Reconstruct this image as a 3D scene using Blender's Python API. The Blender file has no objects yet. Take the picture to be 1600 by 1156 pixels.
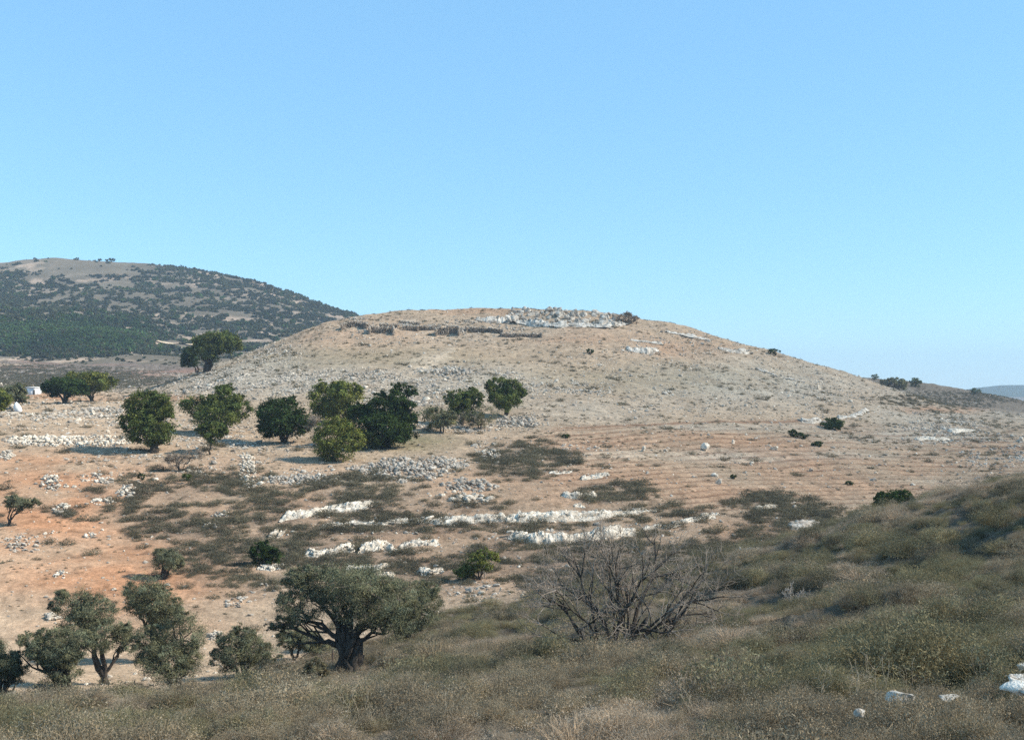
import bpy, math, random
import numpy as np
from mathutils import Vector, Matrix

C = bpy.context.scene
COL = C.collection
R = math.radians
F, U0, V0 = 1716.0, 800.0, 600.0          # focal length in photo pixels, centre column, eye-level row

# ------------------------------------------------------------------ camera
cam = bpy.data.cameras.new('camera')
cam.sensor_width = 36.0
cam.lens = 36.0 * F / 1600.0
cam.shift_y = 22.0 / 1600.0
cam.clip_start, cam.clip_end = 0.3, 40000.0
co = bpy.data.objects.new('camera', cam)
COL.objects.link(co)
co.location = (0, 0, 0)
co.rotation_euler = (R(90), 0, 0)
C.camera = co

# ------------------------------------------------------------------ light
SUN_EL, SUN_AZ = 38.0, 98.0               # azimuth clockwise from the view direction (+Y)
W = bpy.data.worlds.new('World')
C.world = W
W.use_nodes = True
wn = W.node_tree
bg = wn.nodes['Background']
sky = wn.nodes.new('ShaderNodeTexSky')
sky.sky_type = 'NISHITA'
sky.sun_disc = False
sky.sun_elevation = R(SUN_EL)
sky.sun_rotation = R(SUN_AZ)
sky.altitude = 0
sky.air_density = 1.0
sky.dust_density = 0.0
sky.ozone_density = 3.0
tint = wn.nodes.new('ShaderNodeMix'); tint.data_type = 'RGBA'; tint.blend_type = 'MULTIPLY'
tint.inputs[0].default_value = 1.0; tint.inputs[7].default_value = (0.78, 0.96, 1.02, 1)
wn.links.new(sky.outputs[0], tint.inputs[6]); soft = wn.nodes.new('ShaderNodeMix'); soft.data_type = 'RGBA'
soft.inputs[0].default_value = 0.5; soft.inputs[7].default_value = (1.65, 3.75, 5.9, 1)
wn.links.new(tint.outputs[2], soft.inputs[6]); wn.links.new(soft.outputs[2], bg.inputs[0])
bg.inputs[1].default_value = 0.14
sl = bpy.data.lights.new('sun', 'SUN')
sl.energy = 5.0
sl.angle = R(0.5)
sl.color = (1.0, 0.94, 0.85)
so = bpy.data.objects.new('sun', sl)
COL.objects.link(so)
sd = Vector((math.sin(R(SUN_AZ)) * math.cos(R(SUN_EL)), math.cos(R(SUN_AZ)) * math.cos(R(SUN_EL)), math.sin(R(SUN_EL))))
so.rotation_euler = sd.to_track_quat('Z', 'Y').to_euler()
so.location = (60, -20, 60)
C.view_settings.view_transform = 'Standard'
C.view_settings.look = 'None'
C.view_settings.gamma = 1.0
C.view_settings.exposure = 0.5
C.view_settings.use_curve_mapping = False
C.cycles.max_bounces = 5
C.cycles.diffuse_bounces = 2
C.cycles.volume_bounces = 0
C.cycles.transparent_max_bounces = 4
C.cycles.use_denoising = False
C.cycles.denoising_prefilter = 'ACCURATE'

# ------------------------------------------------------------------ numeric noise
def hash2(ix, iy, seed):
    n = (ix.astype(np.int64) * 374761393 + iy.astype(np.int64) * 668265263 + seed * 1442695041) & 0xffffffff
    n = ((n ^ (n >> 13)) * 1274126177) & 0xffffffff
    n = ((n ^ (n >> 16)) * 2246822519) & 0xffffffff
    return ((n ^ (n >> 15)) & 0xffffff) / float(0xffffff)

def vnoise(x, y, seed=0):
    x = np.asarray(x, float); y = np.asarray(y, float)
    ix = np.floor(x); iy = np.floor(y)
    fx = x - ix; fy = y - iy
    fx = fx * fx * (3 - 2 * fx); fy = fy * fy * (3 - 2 * fy)
    a = hash2(ix, iy, seed); b = hash2(ix + 1, iy, seed)
    c = hash2(ix, iy + 1, seed); d = hash2(ix + 1, iy + 1, seed)
    return (a * (1 - fx) + b * fx) * (1 - fy) + (c * (1 - fx) + d * fx) * fy

def fbm(x, y, seed=0, octv=4, gain=0.5):
    s = 0.0; amp = 1.0; t = 0.0
    for i in range(octv):
        s = s + amp * vnoise(x * 2 ** i + 17.3 * i, y * 2 ** i - 9.1 * i, seed + i)
        t += amp; amp *= gain
    return s / t                                  # 0..1

def sstep(a, b, x):
    t = np.clip((x - a) / (b - a), 0, 1)
    return t * t * (3 - 2 * t)

# ------------------------------------------------------------------ materials
def new_mat(name):
    m = bpy.data.materials.new(name); m.use_nodes = True
    nt = m.node_tree; nt.nodes.clear()
    out = nt.nodes.new('ShaderNodeOutputMaterial')
    return m, nt, out

def nz(nt, scale, detail=4, rough=0.6, vec=None):
    t = nt.nodes.new('ShaderNodeTexNoise')
    t.inputs['Scale'].default_value = scale
    t.inputs['Detail'].default_value = detail
    t.inputs['Roughness'].default_value = rough
    if vec is not None: nt.links.new(vec, t.inputs['Vector'])
    return t.outputs['Fac']

def ramp(nt, fac, stops):
    r = nt.nodes.new('ShaderNodeValToRGB')
    el = r.color_ramp.elements
    while len(el) < len(stops): el.new(0.5)
    for e, (p, c) in zip(el, stops):
        e.position = p; e.color = (c[0], c[1], c[2], 1)
    nt.links.new(fac, r.inputs[0])
    return r.outputs[0]

def mul(nt, a, b, fac=1.0, mode='MULTIPLY'):
    m = nt.nodes.new('ShaderNodeMix'); m.data_type = 'RGBA'; m.blend_type = mode
    m.inputs[0].default_value = fac
    nt.links.new(a, m.inputs[6]); nt.links.new(b, m.inputs[7])
    return m.outputs[2]

def position(nt):
    return nt.nodes.new('ShaderNodeNewGeometry').outputs['Position']

def vcol(nt, name='Col'):
    a = nt.nodes.new('ShaderNodeAttribute'); a.attribute_name = name
    return a.outputs['Color']

def bump(nt, h, strength, dist):
    b = nt.nodes.new('ShaderNodeBump')
    b.inputs['Strength'].default_value = strength; b.inputs['Distance'].default_value = dist
    nt.links.new(h, b.inputs['Height'])
    return b.outputs[0]

def diffuse(nt, out, col, nrm=None, rough=0.9):
    d = nt.nodes.new('ShaderNodeBsdfDiffuse')
    d.inputs['Roughness'].default_value = rough
    nt.links.new(col, d.inputs[0])
    if nrm is not None: nt.links.new(nrm, d.inputs['Normal'])
    nt.links.new(d.outputs[0], out.inputs[0])

def mat_ground():
    m, nt, out = new_mat('dry_soil')
    p = position(nt)
    c = vcol(nt)
    f1 = nz(nt, 0.9, 6, 0.75, p)
    f2 = nz(nt, 3.5, 3, 0.7, p)
    g1 = ramp(nt, f1, [(0.25, (0.68, 0.68, 0.68)), (0.5, (1, 1, 1)), (0.75, (1.3, 1.27, 1.22))])
    g2 = ramp(nt, f2, [(0.3, (0.78, 0.77, 0.75)), (0.5, (1, 1, 1)), (0.72, (1.28, 1.28, 1.28))])
    c = mul(nt, mul(nt, c, g1), g2)
    diffuse(nt, out, c, bump(nt, f1, 0.7, 0.5))
    return m

def mat_rock(name, stops, scale=1.6, bs=0.6, bd=0.25):
    m, nt, out = new_mat(name)
    p = position(nt)
    f = nz(nt, scale, 6, 0.7, p)
    c = ramp(nt, f, stops)
    f2 = nz(nt, scale * 0.23, 3, 0.6, p)
    g = ramp(nt, f2, [(0.35, (0.82, 0.80, 0.78)), (0.6, (1.04, 1.03, 1.02))])
    c = mul(nt, c, g)
    vo = nt.nodes.new('ShaderNodeTexVoronoi'); vo.feature = 'DISTANCE_TO_EDGE'; vo.inputs['Scale'].default_value = scale * 0.9
    wv = nt.nodes.new('ShaderNodeVectorMath'); wv.operation = 'ADD'
    nt.links.new(p, wv.inputs[0])
    nc = nt.nodes.new('ShaderNodeTexNoise'); nc.inputs['Scale'].default_value = scale * 2; nt.links.new(p, nc.inputs['Vector']); nt.links.new(nc.outputs['Color'], wv.inputs[1])
    nt.links.new(wv.outputs[0], vo.inputs['Vector'])
    cr = ramp(nt, vo.outputs['Distance'], [(0.0, (0.35, 0.31, 0.27)), (0.05, (0.9, 0.89, 0.88)), (0.12, (1, 1, 1))])
    diffuse(nt, out, mul(nt, c, cr, 0.8), bump(nt, f, bs, bd))
    return m

def mat_leaf(name, col, trans=0.25, var=0.35, scale=1.5):
    m, nt, out = new_mat(name)
    p = position(nt)
    f = nz(nt, scale, 3, 0.6, p)
    base = nt.nodes.new('ShaderNodeRGB'); base.outputs[0].default_value = (*col, 1)
    g = ramp(nt, f, [(0.3, (1 - var, 1 - var, 1 - var)), (0.7, (1 + var, 1 + var * 0.9, 1 + var * 0.6))])
    c = mul(nt, mul(nt, base.outputs[0], g), vcol(nt))
    d = nt.nodes.new('ShaderNodeBsdfDiffuse'); t = nt.nodes.new('ShaderNodeBsdfTranslucent')
    nt.links.new(c, d.inputs[0]); nt.links.new(c, t.inputs[0])
    mx = nt.nodes.new('ShaderNodeMixShader'); mx.inputs[0].default_value = trans
    nt.links.new(d.outputs[0], mx.inputs[1]); nt.links.new(t.outputs[0], mx.inputs[2])
    nt.links.new(mx.outputs[0], out.inputs[0])
    return m

def mat_plain(name, col, var=0.25, scale=6.0):
    m, nt, out = new_mat(name)
    f = nz(nt, scale, 4, 0.65, position(nt))
    base = nt.nodes.new('ShaderNodeRGB'); base.outputs[0].default_value = (*col, 1)
    g = ramp(nt, f, [(0.3, (1 - var,) * 3), (0.7, (1 + var,) * 3)])
    diffuse(nt, out, mul(nt, base.outputs[0], g), bump(nt, f, 0.5, 0.05))
    return m

M = {}
M['ground'] = mat_ground()
M['lime'] = mat_rock('white_limestone', [(0.30, (0.30, 0.26, 0.22)), (0.40, (0.62, 0.54, 0.43)), (0.55, (0.86, 0.77, 0.63))], 1.6, 0.9, 0.3)
M['stone'] = mat_rock('grey_field_stone', [(0.28, (0.22, 0.19, 0.16)), (0.5, (0.50, 0.44, 0.36)), (0.7, (0.74, 0.68, 0.58))], 0.9)
M['boulder'] = mat_rock('weathered_limestone', [(0.3, (0.18, 0.165, 0.145)), (0.44, (0.47, 0.42, 0.35)), (0.6, (0.76, 0.70, 0.60))], 0.8, 0.8, 0.4)
M['brownstone'] = mat_rock('brown_masonry_stone', [(0.3, (0.19, 0.155, 0.12)), (0.5, (0.36, 0.30, 0.235)), (0.7, (0.58, 0.50, 0.41))], 1.2)
M['oak'] = mat_leaf('oak_leaf', (0.10, 0.122, 0.038))
M['oakdark'] = mat_leaf('dark_oak_leaf', (0.042, 0.066, 0.022))
M['oaklight'] = mat_leaf('yellow_green_leaf', (0.15, 0.165, 0.045))
M['oakgrey'] = mat_leaf('grey_green_leaf', (0.16, 0.16, 0.09))
M['twiggy'] = mat_leaf('leafless_twigs', (0.24, 0.2, 0.16), 0.1)
M['olive'] = mat_leaf('olive_leaf', (0.155, 0.16, 0.10), 0.2)
M['brush'] = mat_leaf('thorny_brush', (0.27, 0.228, 0.162), 0.25, 0.28, 0.35)
M['brushgreen'] = mat_leaf('green_brush', (0.205, 0.185, 0.112), 0.25, 0.28, 0.35)
M['brushpale'] = mat_leaf('pale_dry_brush', (0.38, 0.315, 0.24), 0.25, 0.25, 0.35)
M['scrub'] = mat_leaf('dwarf_scrub', (0.135, 0.125, 0.088), 0.2, 0.3, 0.25)
M['maquis'] = mat_leaf('far_maquis', (0.078, 0.086, 0.05), 0.15, 0.4, 0.02)
M['maquisgreen'] = mat_leaf('green_maquis', (0.07, 0.115, 0.04), 0.2, 0.4, 0.02)
M['bark'] = mat_plain('bark', (0.085, 0.07, 0.055), 0.5, 5)
M['barkdark'] = mat_plain('dark_bark', (0.085, 0.07, 0.056), 0.5, 7)
M['twig'] = mat_plain('pale_twig', (0.33, 0.265, 0.205), 0.35, 3)
M['deadwood'] = mat_plain('bleached_deadwood', (0.42, 0.37, 0.31), 0.25, 3)
M['straw'] = mat_plain('straw', (0.36, 0.30, 0.21), 0.2, 3)
M['white'] = mat_plain('white_paint', (0.8, 0.79, 0.76), 0.06, 2)
M['path'] = mat_plain('pale_track_soil', (0.55, 0.42, 0.28), 0.15, 0.3)
M['post'] = mat_plain('weathered_post', (0.13, 0.1, 0.08), 0.3, 8)

# ------------------------------------------------------------------ object helpers
def tag(o, label=None, cat=None, group=None, kind=None):
    if label: o['label'] = label
    if cat: o['category'] = cat
    if group: o['group'] = group
    if kind: o['kind'] = kind
    return o

def mesh_from(name, V, Fc, mat, col=None, smooth=False):
    """V (n,3), Fc (m,k) of one polygon size or a list of such arrays"""
    V = np.ascontiguousarray(V, dtype=np.float32)
    if isinstance(Fc, np.ndarray): Fc = [Fc]
    Fc = [f for f in Fc if len(f)]
    me = bpy.data.meshes.new(name)
    nl = sum(f.size for f in Fc); npoly = sum(len(f) for f in Fc)
    me.vertices.add(len(V)); me.vertices.foreach_set('co', V.ravel())
    me.loops.add(nl); me.polygons.add(npoly)
    me.loops.foreach_set('vertex_index', np.concatenate([f.ravel() for f in Fc]).astype(np.int32))
    starts = []; s = 0
    for f in Fc:
        k = f.shape[1]
        starts.append(np.arange(len(f)) * k + s); s += f.size
    me.polygons.foreach_set('loop_start', np.concatenate(starts).astype(np.int32))
    me.update(calc_edges=True)
    if col is not None:
        a = me.color_attributes.new('Col', 'FLOAT_COLOR', 'POINT')
        cc = np.ones((len(V), 4), np.float32); cc[:, :col.shape[1]] = col
        a.data.foreach_set('color', cc.ravel())
    if smooth:
        me.polygons.foreach_set('use_smooth', np.ones(npoly, bool))
    me.materials.append(mat if not isinstance(mat, str) else M[mat])
    return me

def link(name, me, parent=None, loc=None):
    o = bpy.data.objects.new(name, me)
    COL.objects.link(o)
    if parent is not None: o.parent = parent
    if loc is not None: o.location = loc
    return o

def empty(name, loc):
    o = bpy.data.objects.new(name, None); COL.objects.link(o); o.location = loc
    o.empty_display_size = 0.5
    return o

class Buf:
    def __init__(s): s.v = []; s.f3 = []; s.f4 = []; s.c = []; s.n = 0
    def add(s, v, f, c=None):
        v = np.asarray(v, float); f = np.asarray(f, int)
        s.v.append(v); (s.f3 if f.shape[1] == 3 else s.f4).append(f + s.n)
        s.c.append(np.broadcast_to(np.asarray(1.0 if c is None else c, float).reshape(-1, 1) if np.ndim(c) < 2 else c, (len(v), 3)))
        s.n += len(v)
    def mesh(s, name, mat, off=(0, 0, 0), smooth=False):
        V = np.concatenate(s.v) - np.asarray(off)
        fs = []
        if s.f3: fs.append(np.concatenate(s.f3))
        if s.f4: fs.append(np.concatenate(s.f4))
        return mesh_from(name, V, fs, mat, np.concatenate(s.c), smooth)

def tube(buf, pts, rad, n=6, c=None, cap=True):
    pts = np.asarray(pts, float); rad = np.asarray(rad, float); k = len(pts)
    T = np.gradient(pts, axis=0); T /= np.linalg.norm(T, axis=1)[:, None] + 1e-9
    ref = np.array([0.31, 0.17, 0.93]) if abs(T[0, 2]) < 0.9 else np.array([0.9, 0.3, 0.1])
    A = np.cross(T, ref); A /= np.linalg.norm(A, axis=1)[:, None] + 1e-9
    B = np.cross(T, A)
    th = np.arange(n) * 2 * math.pi / n
    ring = pts[:, None, :] + rad[:, None, None] * (A[:, None, :] * np.cos(th)[None, :, None] + B[:, None, :] * np.sin(th)[None, :, None])
    i = np.arange(k - 1)[:, None] * n; j = np.arange(n)[None, :]; j2 = (j + 1) % n
    q = np.stack([i + j, i + j2, i + n + j2, i + n + j], -1).reshape(-1, 4)
    buf.add(ring.reshape(-1, 3), q, c)

# ------------------------------------------------------------------ terrain
rowsV = {   # depth in metres -> photo row at which the ground stands, by photo column
 1.5: [(-400, 2900), (800, 2800), (2000, 2500)],
 8:   [(-400, 1560), (800, 1440), (1600, 1330), (2000, 1290)],
 14:  [(-400, 1290), (0, 1280), (800, 1230), (1200, 1200), (1600, 1156), (2000, 1130)],
 20:  [(-400, 1190), (0, 1180), (200, 1175), (550, 1160), (850, 1142), (1150, 1117), (1450, 1082), (1600, 1062), (2000, 1020)],
 30:  [(-400, 1150), (0, 1140), (200, 1132), (400, 1120), (550, 1108), (700, 1098), (850, 1083), (1000, 1065), (1150, 1040), (1300, 1010), (1450, 980), (1600, 950), (2000, 890)],
 40:  [(-400, 1112), (0, 1107), (200, 1100), (400, 1085), (550, 1068), (700, 1052), (850, 1032), (1000, 1005), (1150, 972), (1300, 935), (1450, 897), (1600, 858), (2000, 780)],
 50:  [(-400, 1060), (0, 1060), (200, 1058), (400, 1048), (550, 1035), (700, 1012), (850, 990), (1000, 960), (1150, 922), (1300, 883), (1450, 840), (1600, 797), (2000, 710)],
 62:  [(-400, 985), (0, 990), (200, 990), (400, 985), (550, 975), (700, 962), (850, 945), (1000, 918), (1150, 884), (1300, 843), (1450, 794), (1600, 749), (2000, 650)],
 72:  [(-400, 905), (0, 910), (200, 915), (400, 918), (550, 915), (700, 912), (850, 905), (1000, 893), (1150, 868), (1300, 832), (1450, 783), (1600, 738), (2000, 640)],
 84:  [(-400, 833), (0, 838), (200, 848), (400, 852), (700, 852), (850, 852), (1000, 852), (1150, 852), (1300, 848), (1450, 830), (1600, 790), (2000, 700)],
 100: [(-400, 755), (0, 757), (200, 762), (550, 764), (700, 764), (850, 768), (1000, 775), (1150, 790), (1300, 808), (1450, 822), (1600, 800), (2000, 740)],
 120: [(-400, 690), (0, 694), (200, 700), (400, 702), (550, 706), (700, 708), (850, 712), (1000, 722), (1150, 737), (1300, 752), (1450, 766), (1600, 762), (2000, 740)],
 145: [(-400, 640), (0, 648), (200, 658), (400, 658), (550, 655), (700, 655), (850, 663), (1000, 675), (1150, 690), (1300, 704), (1450, 714), (1600, 716), (2000, 716)],
 175: [(-400, 622), (0, 630), (150, 636), (200, 634), (300, 622), (400, 610), (550, 603), (700, 603), (850, 612), (1000, 628), (1150, 648), (1300, 668), (1450, 682), (1600, 690), (2000, 692)],
 210: [(-400, 612), (0, 620), (150, 626), (200, 624), (280, 602), (340, 588), (400, 575), (480, 561), (550, 556), (700, 553), (850, 560), (1000, 578), (1150, 603), (1300, 630), (1450, 656), (1600, 672), (2000, 682)],
 245: [(-400, 605), (0, 612), (150, 618), (200, 621), (240, 606), (280, 592), (340, 574), (400, 552), (450, 536), (500, 522), (550, 518), (620, 521), (700, 523), (800, 523), (850, 522), (930, 520), (1000, 532), (1100, 557), (1200, 582), (1300, 606), (1400, 632), (1500, 652), (1600, 664), (2000, 676)],
 258: [(-400, 603), (0, 609), (150, 615), (200, 620), (240, 606), (280, 592), (340, 571), (400, 547), (450, 528), (500, 507), (550, 505), (620, 509), (700, 511), (800, 508), (850, 506), (930, 507), (980, 510), (1050, 526), (1100, 541), (1200, 568), (1300, 596), (1350, 609), (1400, 624), (1450, 637), (1500, 648), (1600, 661), (2000, 674)],
 278: [(-400, 600), (0, 605), (150, 611), (200, 622), (240, 608), (280, 592), (340, 570), (400, 545), (450, 526), (500, 503), (550, 495), (600, 490), (650, 486), (700, 484), (800, 483), (900, 485), (950, 488), (1000, 498), (1050, 508), (1100, 519), (1150, 531), (1200, 548), (1250, 563), (1300, 578), (1350, 593), (1400, 608), (1450, 626), (1500, 639), (1600, 654), (2000, 672)],
 300: [(-400, 598), (0, 603), (200, 618), (280, 600), (340, 580), (400, 556), (450, 537), (500, 514), (550, 500), (600, 494), (650, 490), (700, 488), (800, 487), (900, 489), (950, 494), (1000, 504), (1100, 527), (1200, 556), (1300, 588), (1400, 616), (1500, 643), (1600, 657), (2000, 676)],
 345: [(-400, 592), (0, 596), (200, 602), (340, 592), (400, 575), (500, 540), (600, 522), (700, 515), (800, 514), (900, 520), (1000, 538), (1100, 560), (1200, 582), (1300, 606), (1400, 632), (1500, 655), (1600, 668), (2000, 690)],
 400: [(-400, 582), (0, 584), (200, 588), (400, 588), (500, 585), (700, 585), (900, 585), (1100, 595), (1300, 602), (1400, 613), (1500, 633), (1600, 650), (2000, 690)],
 460: [(-400, 566), (0, 568), (200, 570), (400, 576), (600, 590), (900, 590), (1200, 590), (1350, 591), (1400, 594), (1462, 600), (1519, 612), (1600, 629), (2000, 690)],
 540: [(-400, 556), (0, 558), (200, 560), (400, 566), (600, 600), (1200, 605), (1350, 603), (1462, 608), (1600, 636), (2000, 690)],
 700: [(-400, 556), (0, 556), (200, 558), (400, 566), (600, 610), (1200, 618), (1600, 640), (2000, 680)],
 1100: [(-400, 600), (400, 600), (600, 618), (1600, 640), (2000, 660)],
}

def pchip(xk, Y, x):
    """xk (K,), Y (K,N) -> (len(x),N) monotone cubic"""
    h = np.diff(xk)[:, None]; d = np.diff(Y, axis=0) / h
    m = np.zeros_like(Y)
    w1 = 2 * h[1:] + h[:-1]; w2 = h[1:] + 2 * h[:-1]
    same = d[:-1] * d[1:] > 0
    with np.errstate(divide='ignore', invalid='ignore'):
        mm = (w1 + w2) / (w1 / d[:-1] + w2 / d[1:])
    m[1:-1] = np.where(same, mm, 0)
    m[0] = d[0]; m[-1] = d[-1]
    i = np.clip(np.searchsorted(xk, x) - 1, 0, len(xk) - 2)
    t = ((x - xk[i]) / h[i, 0])[:, None]; hh = h[i]
    return ((1 + 2 * t) * (1 - t) ** 2 * Y[i] + t * (1 - t) ** 2 * hh * m[i] + t * t * (3 - 2 * t) * Y[i + 1] + t * t * (t - 1) * hh * m[i + 1])

def gsmooth(Z, s):
    k = np.arange(-3 * s, 3 * s + 1); w = np.exp(-k * k / (2.0 * s * s)); w /= w.sum()
    P = np.pad(Z, ((0, 0), (3 * s, 3 * s)), mode='edge')
    return sum(w[j] * P[:, j:j + Z.shape[1]] for j in range(len(k)))

class Grid:
    def __init__(s, table, D, A, smooth):
        K = np.array(sorted(table)); ucol = A * F + U0
        Vk = np.array([np.interp(ucol, [p[0] for p in table[k]], [p[1] for p in table[k]]) for k in K])
        Vk = gsmooth(Vk, smooth)
        Zk = (V0 - Vk) / F * K[:, None]
        s.D, s.A = D, A
        s.Z = pchip(K, Zk, D)
        s.X = D[:, None] * A[None, :]; s.Y = np.repeat(D[:, None], len(A), 1)
        s.U = np.repeat(ucol[None, :], len(D), 0)
        s.V = V0 - s.Z / s.Y * F
    def h(s, x, y):
        x = np.asarray(x, float); y = np.asarray(y, float)
        i = np.clip(np.interp(y, s.D, np.arange(len(s.D))), 0, len(s.D) - 1.001)
        j = np.clip(np.interp(x / y, s.A, np.arange(len(s.A))), 0, len(s.A) - 1.001)
        i0 = i.astype(int); j0 = j.astype(int); fi = i - i0; fj = j - j0; Z = s.Z
        return (Z[i0, j0] * (1 - fi) + Z[i0 + 1, j0] * fi) * (1 - fj) + (Z[i0, j0 + 1] * (1 - fi) + Z[i0 + 1, j0 + 1] * fi) * fj
    def faces(s):
        n, m = s.Z.shape
        i = np.arange(n - 1)[:, None] * m; j = np.arange(m - 1)[None, :]
        return np.stack([i + j, i + j + 1, i + m + j + 1, i + m + j], -1).reshape(-1, 4)

def ell(u, v, items, soft=0.5):
    """soft union of ellipses (cu, cv, ru, rv, strength)"""
    s = np.zeros_like(u)
    for cu, cv, ru, rv, w in items:
        r = np.sqrt(((u - cu) / ru) ** 2 + ((v - cv) / rv) ** 2)
        s = np.maximum(s, w * (1 - sstep(1 - soft, 1 + soft * 0.4, r)))
    return s

D = np.concatenate([np.geomspace(1.5, 18, 26)[:-1], np.geomspace(18, 74, 130)[:-1], np.geomspace(74, 330, 410)[:-1], np.geomspace(330, 1100, 70)])
A = np.concatenate([np.linspace(-1.5, -0.6, 24)[:-1], np.linspace(-0.6, 0.6, 620), np.linspace(0.6, 1.5, 24)[1:]])
G = Grid(rowsV, D, A, 8)
SV = G.V.copy()                                    # smooth screen row of each ground point before relief
# brush edge of the near slope: depth at which the scrub slope ends, by column
EDGE = [(-400, 38), (0, 42), (200, 45), (300, 44), (400, 49), (550, 55), (700, 62), (850, 64), (1000, 66), (1150, 73), (1300, 76), (1450, 78), (1600, 78), (2000, 80)]
def edgeD(u): return np.interp(u, [e[0] for e in EDGE], [e[1] for e in EDGE])

X, Y, U = G.X, G.Y, G.U
near = 1 - sstep(0.97, 1.05, Y / edgeD(U))         # 1 on the brush slope
terr = ell(U, SV, [(1230, 735, 430, 75, 1.0), (1500, 720, 200, 60, 0.8), (950, 690, 140, 30, 0.8)], 0.4)
furr_ph = (SV + 16 * fbm(X / 30, Y / 90, 5, 2) + 1.5 * fbm(X / 4, Y / 12, 6, 2) + (U - 1200) * 0.012) / 6.8
furr = furr_ph - np.floor(furr_ph)
amp = np.clip(Y / 120, 0.25, 2.2)
Z = G.Z
Z += (fbm(X / 14, Y / 14, 1, 4) - 0.5) * 0.9 * amp * (Y > 40)
Z += (fbm(X / 3.0, Y / 2.2, 2, 3) - 0.5) * 0.30 * amp * (1 - 0.8 * np.clip(terr * 1.2, 0, 1))
Z += terr * 0.10 * (1 - np.abs(furr * 2 - 1) ** 1.5 - 0.5) * (0.5 + fbm(X / 12, Y / 7, 77, 2))
# stepped strata on the ledge slope
strat = ell(U, SV, [(800, 830, 420, 75, 1.0)], 0.5)
ph = (SV + 16 * fbm(U / 90, SV / 60, 9, 2)) / 26; ph = ph - np.floor(ph)
Z += strat * 0.35 * (sstep(0.1, 0.35, ph) - ph)
# hummocks on the near slope
Z += near * (1 - np.abs(fbm(X / 3.6, Y / 2.6, 21, 3) - 0.5) * 5) * 0.42 * np.clip(Y / 25, 0, 1)
Z += near * (fbm(X / 11 + 3, Y / 6, 25, 2) - 0.5) * 1.6 * np.clip(Y / 25, 0, 1)
Z += -1.0 * ell(U, SV, [(1540, 862, 75, 16, 1.0), (1440, 880, 55, 12, 0.7)], 0.8)
G.V = V0 - G.Z / G.Y * F

def gh(x, y): return G.h(x, y)
yy = np.geomspace(9, 900, 4000)
def ground_at(u, v, ymin=9):
    a = (u - U0) / F; t = (V0 - v) / F
    y = yy[yy >= ymin]
    hit = np.nonzero(gh(a * y, y) >= t * y)[0]
    k = hit[0] if len(hit) else len(y) - 1
    return np.array([a * y[k], y[k], float(gh(a * y[k], y[k]))])

# density fields over the smooth photo position of a ground point
SCRUB = [(40, 594, 230, 22, 0.8), (330, 800, 175, 62, 1.0), (420, 870, 190, 60, 0.95), (560, 770, 110, 30, 0.8), (560, 815, 200, 30, 0.9), (640, 880, 210, 50, 0.8), (900, 880, 210, 50, 0.9),
         (820, 722, 88, 30, 0.95), (880, 830, 240, 26, 0.55), (960, 772, 70, 18, 0.85), (700, 790, 120, 14, 0.5), (1200, 785, 75, 13, 0.95), (1240, 808, 90, 22, 0.95), (1200, 838, 60, 20, 0.8),
         (1010, 800, 130, 14, 0.6), (95, 800, 32, 12, 0.9), (150, 776, 30, 12, 0.7), (300, 745, 60, 14, 0.4), (1120, 870, 120, 40, 0.7),
         (1350, 825, 80, 20, 0.7), (1490, 625, 120, 13, 0.5), (330, 700, 20, 10, 0.3)]
STONE = [(760, 835, 340, 48, 0.42), (560, 800, 200, 26, 0.4), (90, 690, 110, 11, 1.0), (110, 655, 170, 28, 0.5), (240, 690, 120, 45, 0.45), (340, 690, 110, 40, 0.7), (395, 735, 26, 40, 0.95), (310, 735, 110, 12, 0.55), (30, 650, 60, 18, 0.45),
         (560, 745, 165, 14, 1.0), (660, 728, 80, 16, 1.0), (730, 752, 70, 12, 0.8), (430, 700, 70, 30, 0.6), (460, 752, 70, 8, 0.9), (770, 700, 40, 16, 0.6),
         (400, 600, 170, 26, 0.8), (420, 555, 70, 24, 0.55), (560, 590, 120, 14, 0.7), (690, 585, 70, 18, 0.85), (640, 620, 130, 26, 0.55), (780, 600, 160, 24, 0.55), (900, 605, 70, 14, 0.75),
         (810, 660, 50, 14, 1.0), (720, 670, 110, 10, 0.6), (1000, 560, 150, 40, 0.22), (1150, 620, 240, 45, 0.22), (1300, 590, 140, 60, 0.28), (1470, 672, 80, 24, 0.55), (1560, 720, 80, 40, 0.4),
         (900, 708, 90, 10, 0.5), (720, 780, 90, 16, 0.6), (850, 780, 160, 30, 0.25), (600, 850, 220, 60, 0.3), (900, 900, 140, 50, 0.45), (1150, 830, 200, 40, 0.3), (1060, 540, 110, 24, 0.4),
         (120, 740, 160, 40, 0.28), (60, 850, 70, 24, 0.55), (150, 900, 220, 120, 0.13), (260, 1040, 200, 40, 0.35), (740, 930, 60, 30, 0.7), (420, 905, 60, 40, 0.5), (350, 990, 40, 20, 0.5),
         (130, 575, 280, 14, 0.5), (100, 600, 250, 16, 0.3), (640, 520, 160, 22, 0.3), (1480, 615, 120, 18, 0.3), (1130, 720, 330, 70, 0.06), (60, 1090, 120, 40, 0.3)]
REDSOIL = [(100, 800, 260, 110, 1.0), (180, 900, 260, 110, 0.95), (40, 730, 160, 30, 0.8), (330, 780, 300, 80, 0.6), (900, 760, 380, 50, 0.5), (760, 850, 420, 90, 0.55), (1000, 700, 260, 26, 0.45),
           (1300, 735, 330, 50, 0.38), (560, 520, 130, 26, 0.35), (900, 525, 130, 18, 0.45), (1060, 545, 90, 22, 0.4), (60, 622, 160, 8, 0.8), (1200, 840, 160, 40, 0.6), (1480, 640, 90, 6, 0.8), (1180, 770, 300, 20, 0.5), (260, 622, 120, 7, 0.8), (740, 486, 90, 8, 0.5)]
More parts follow.
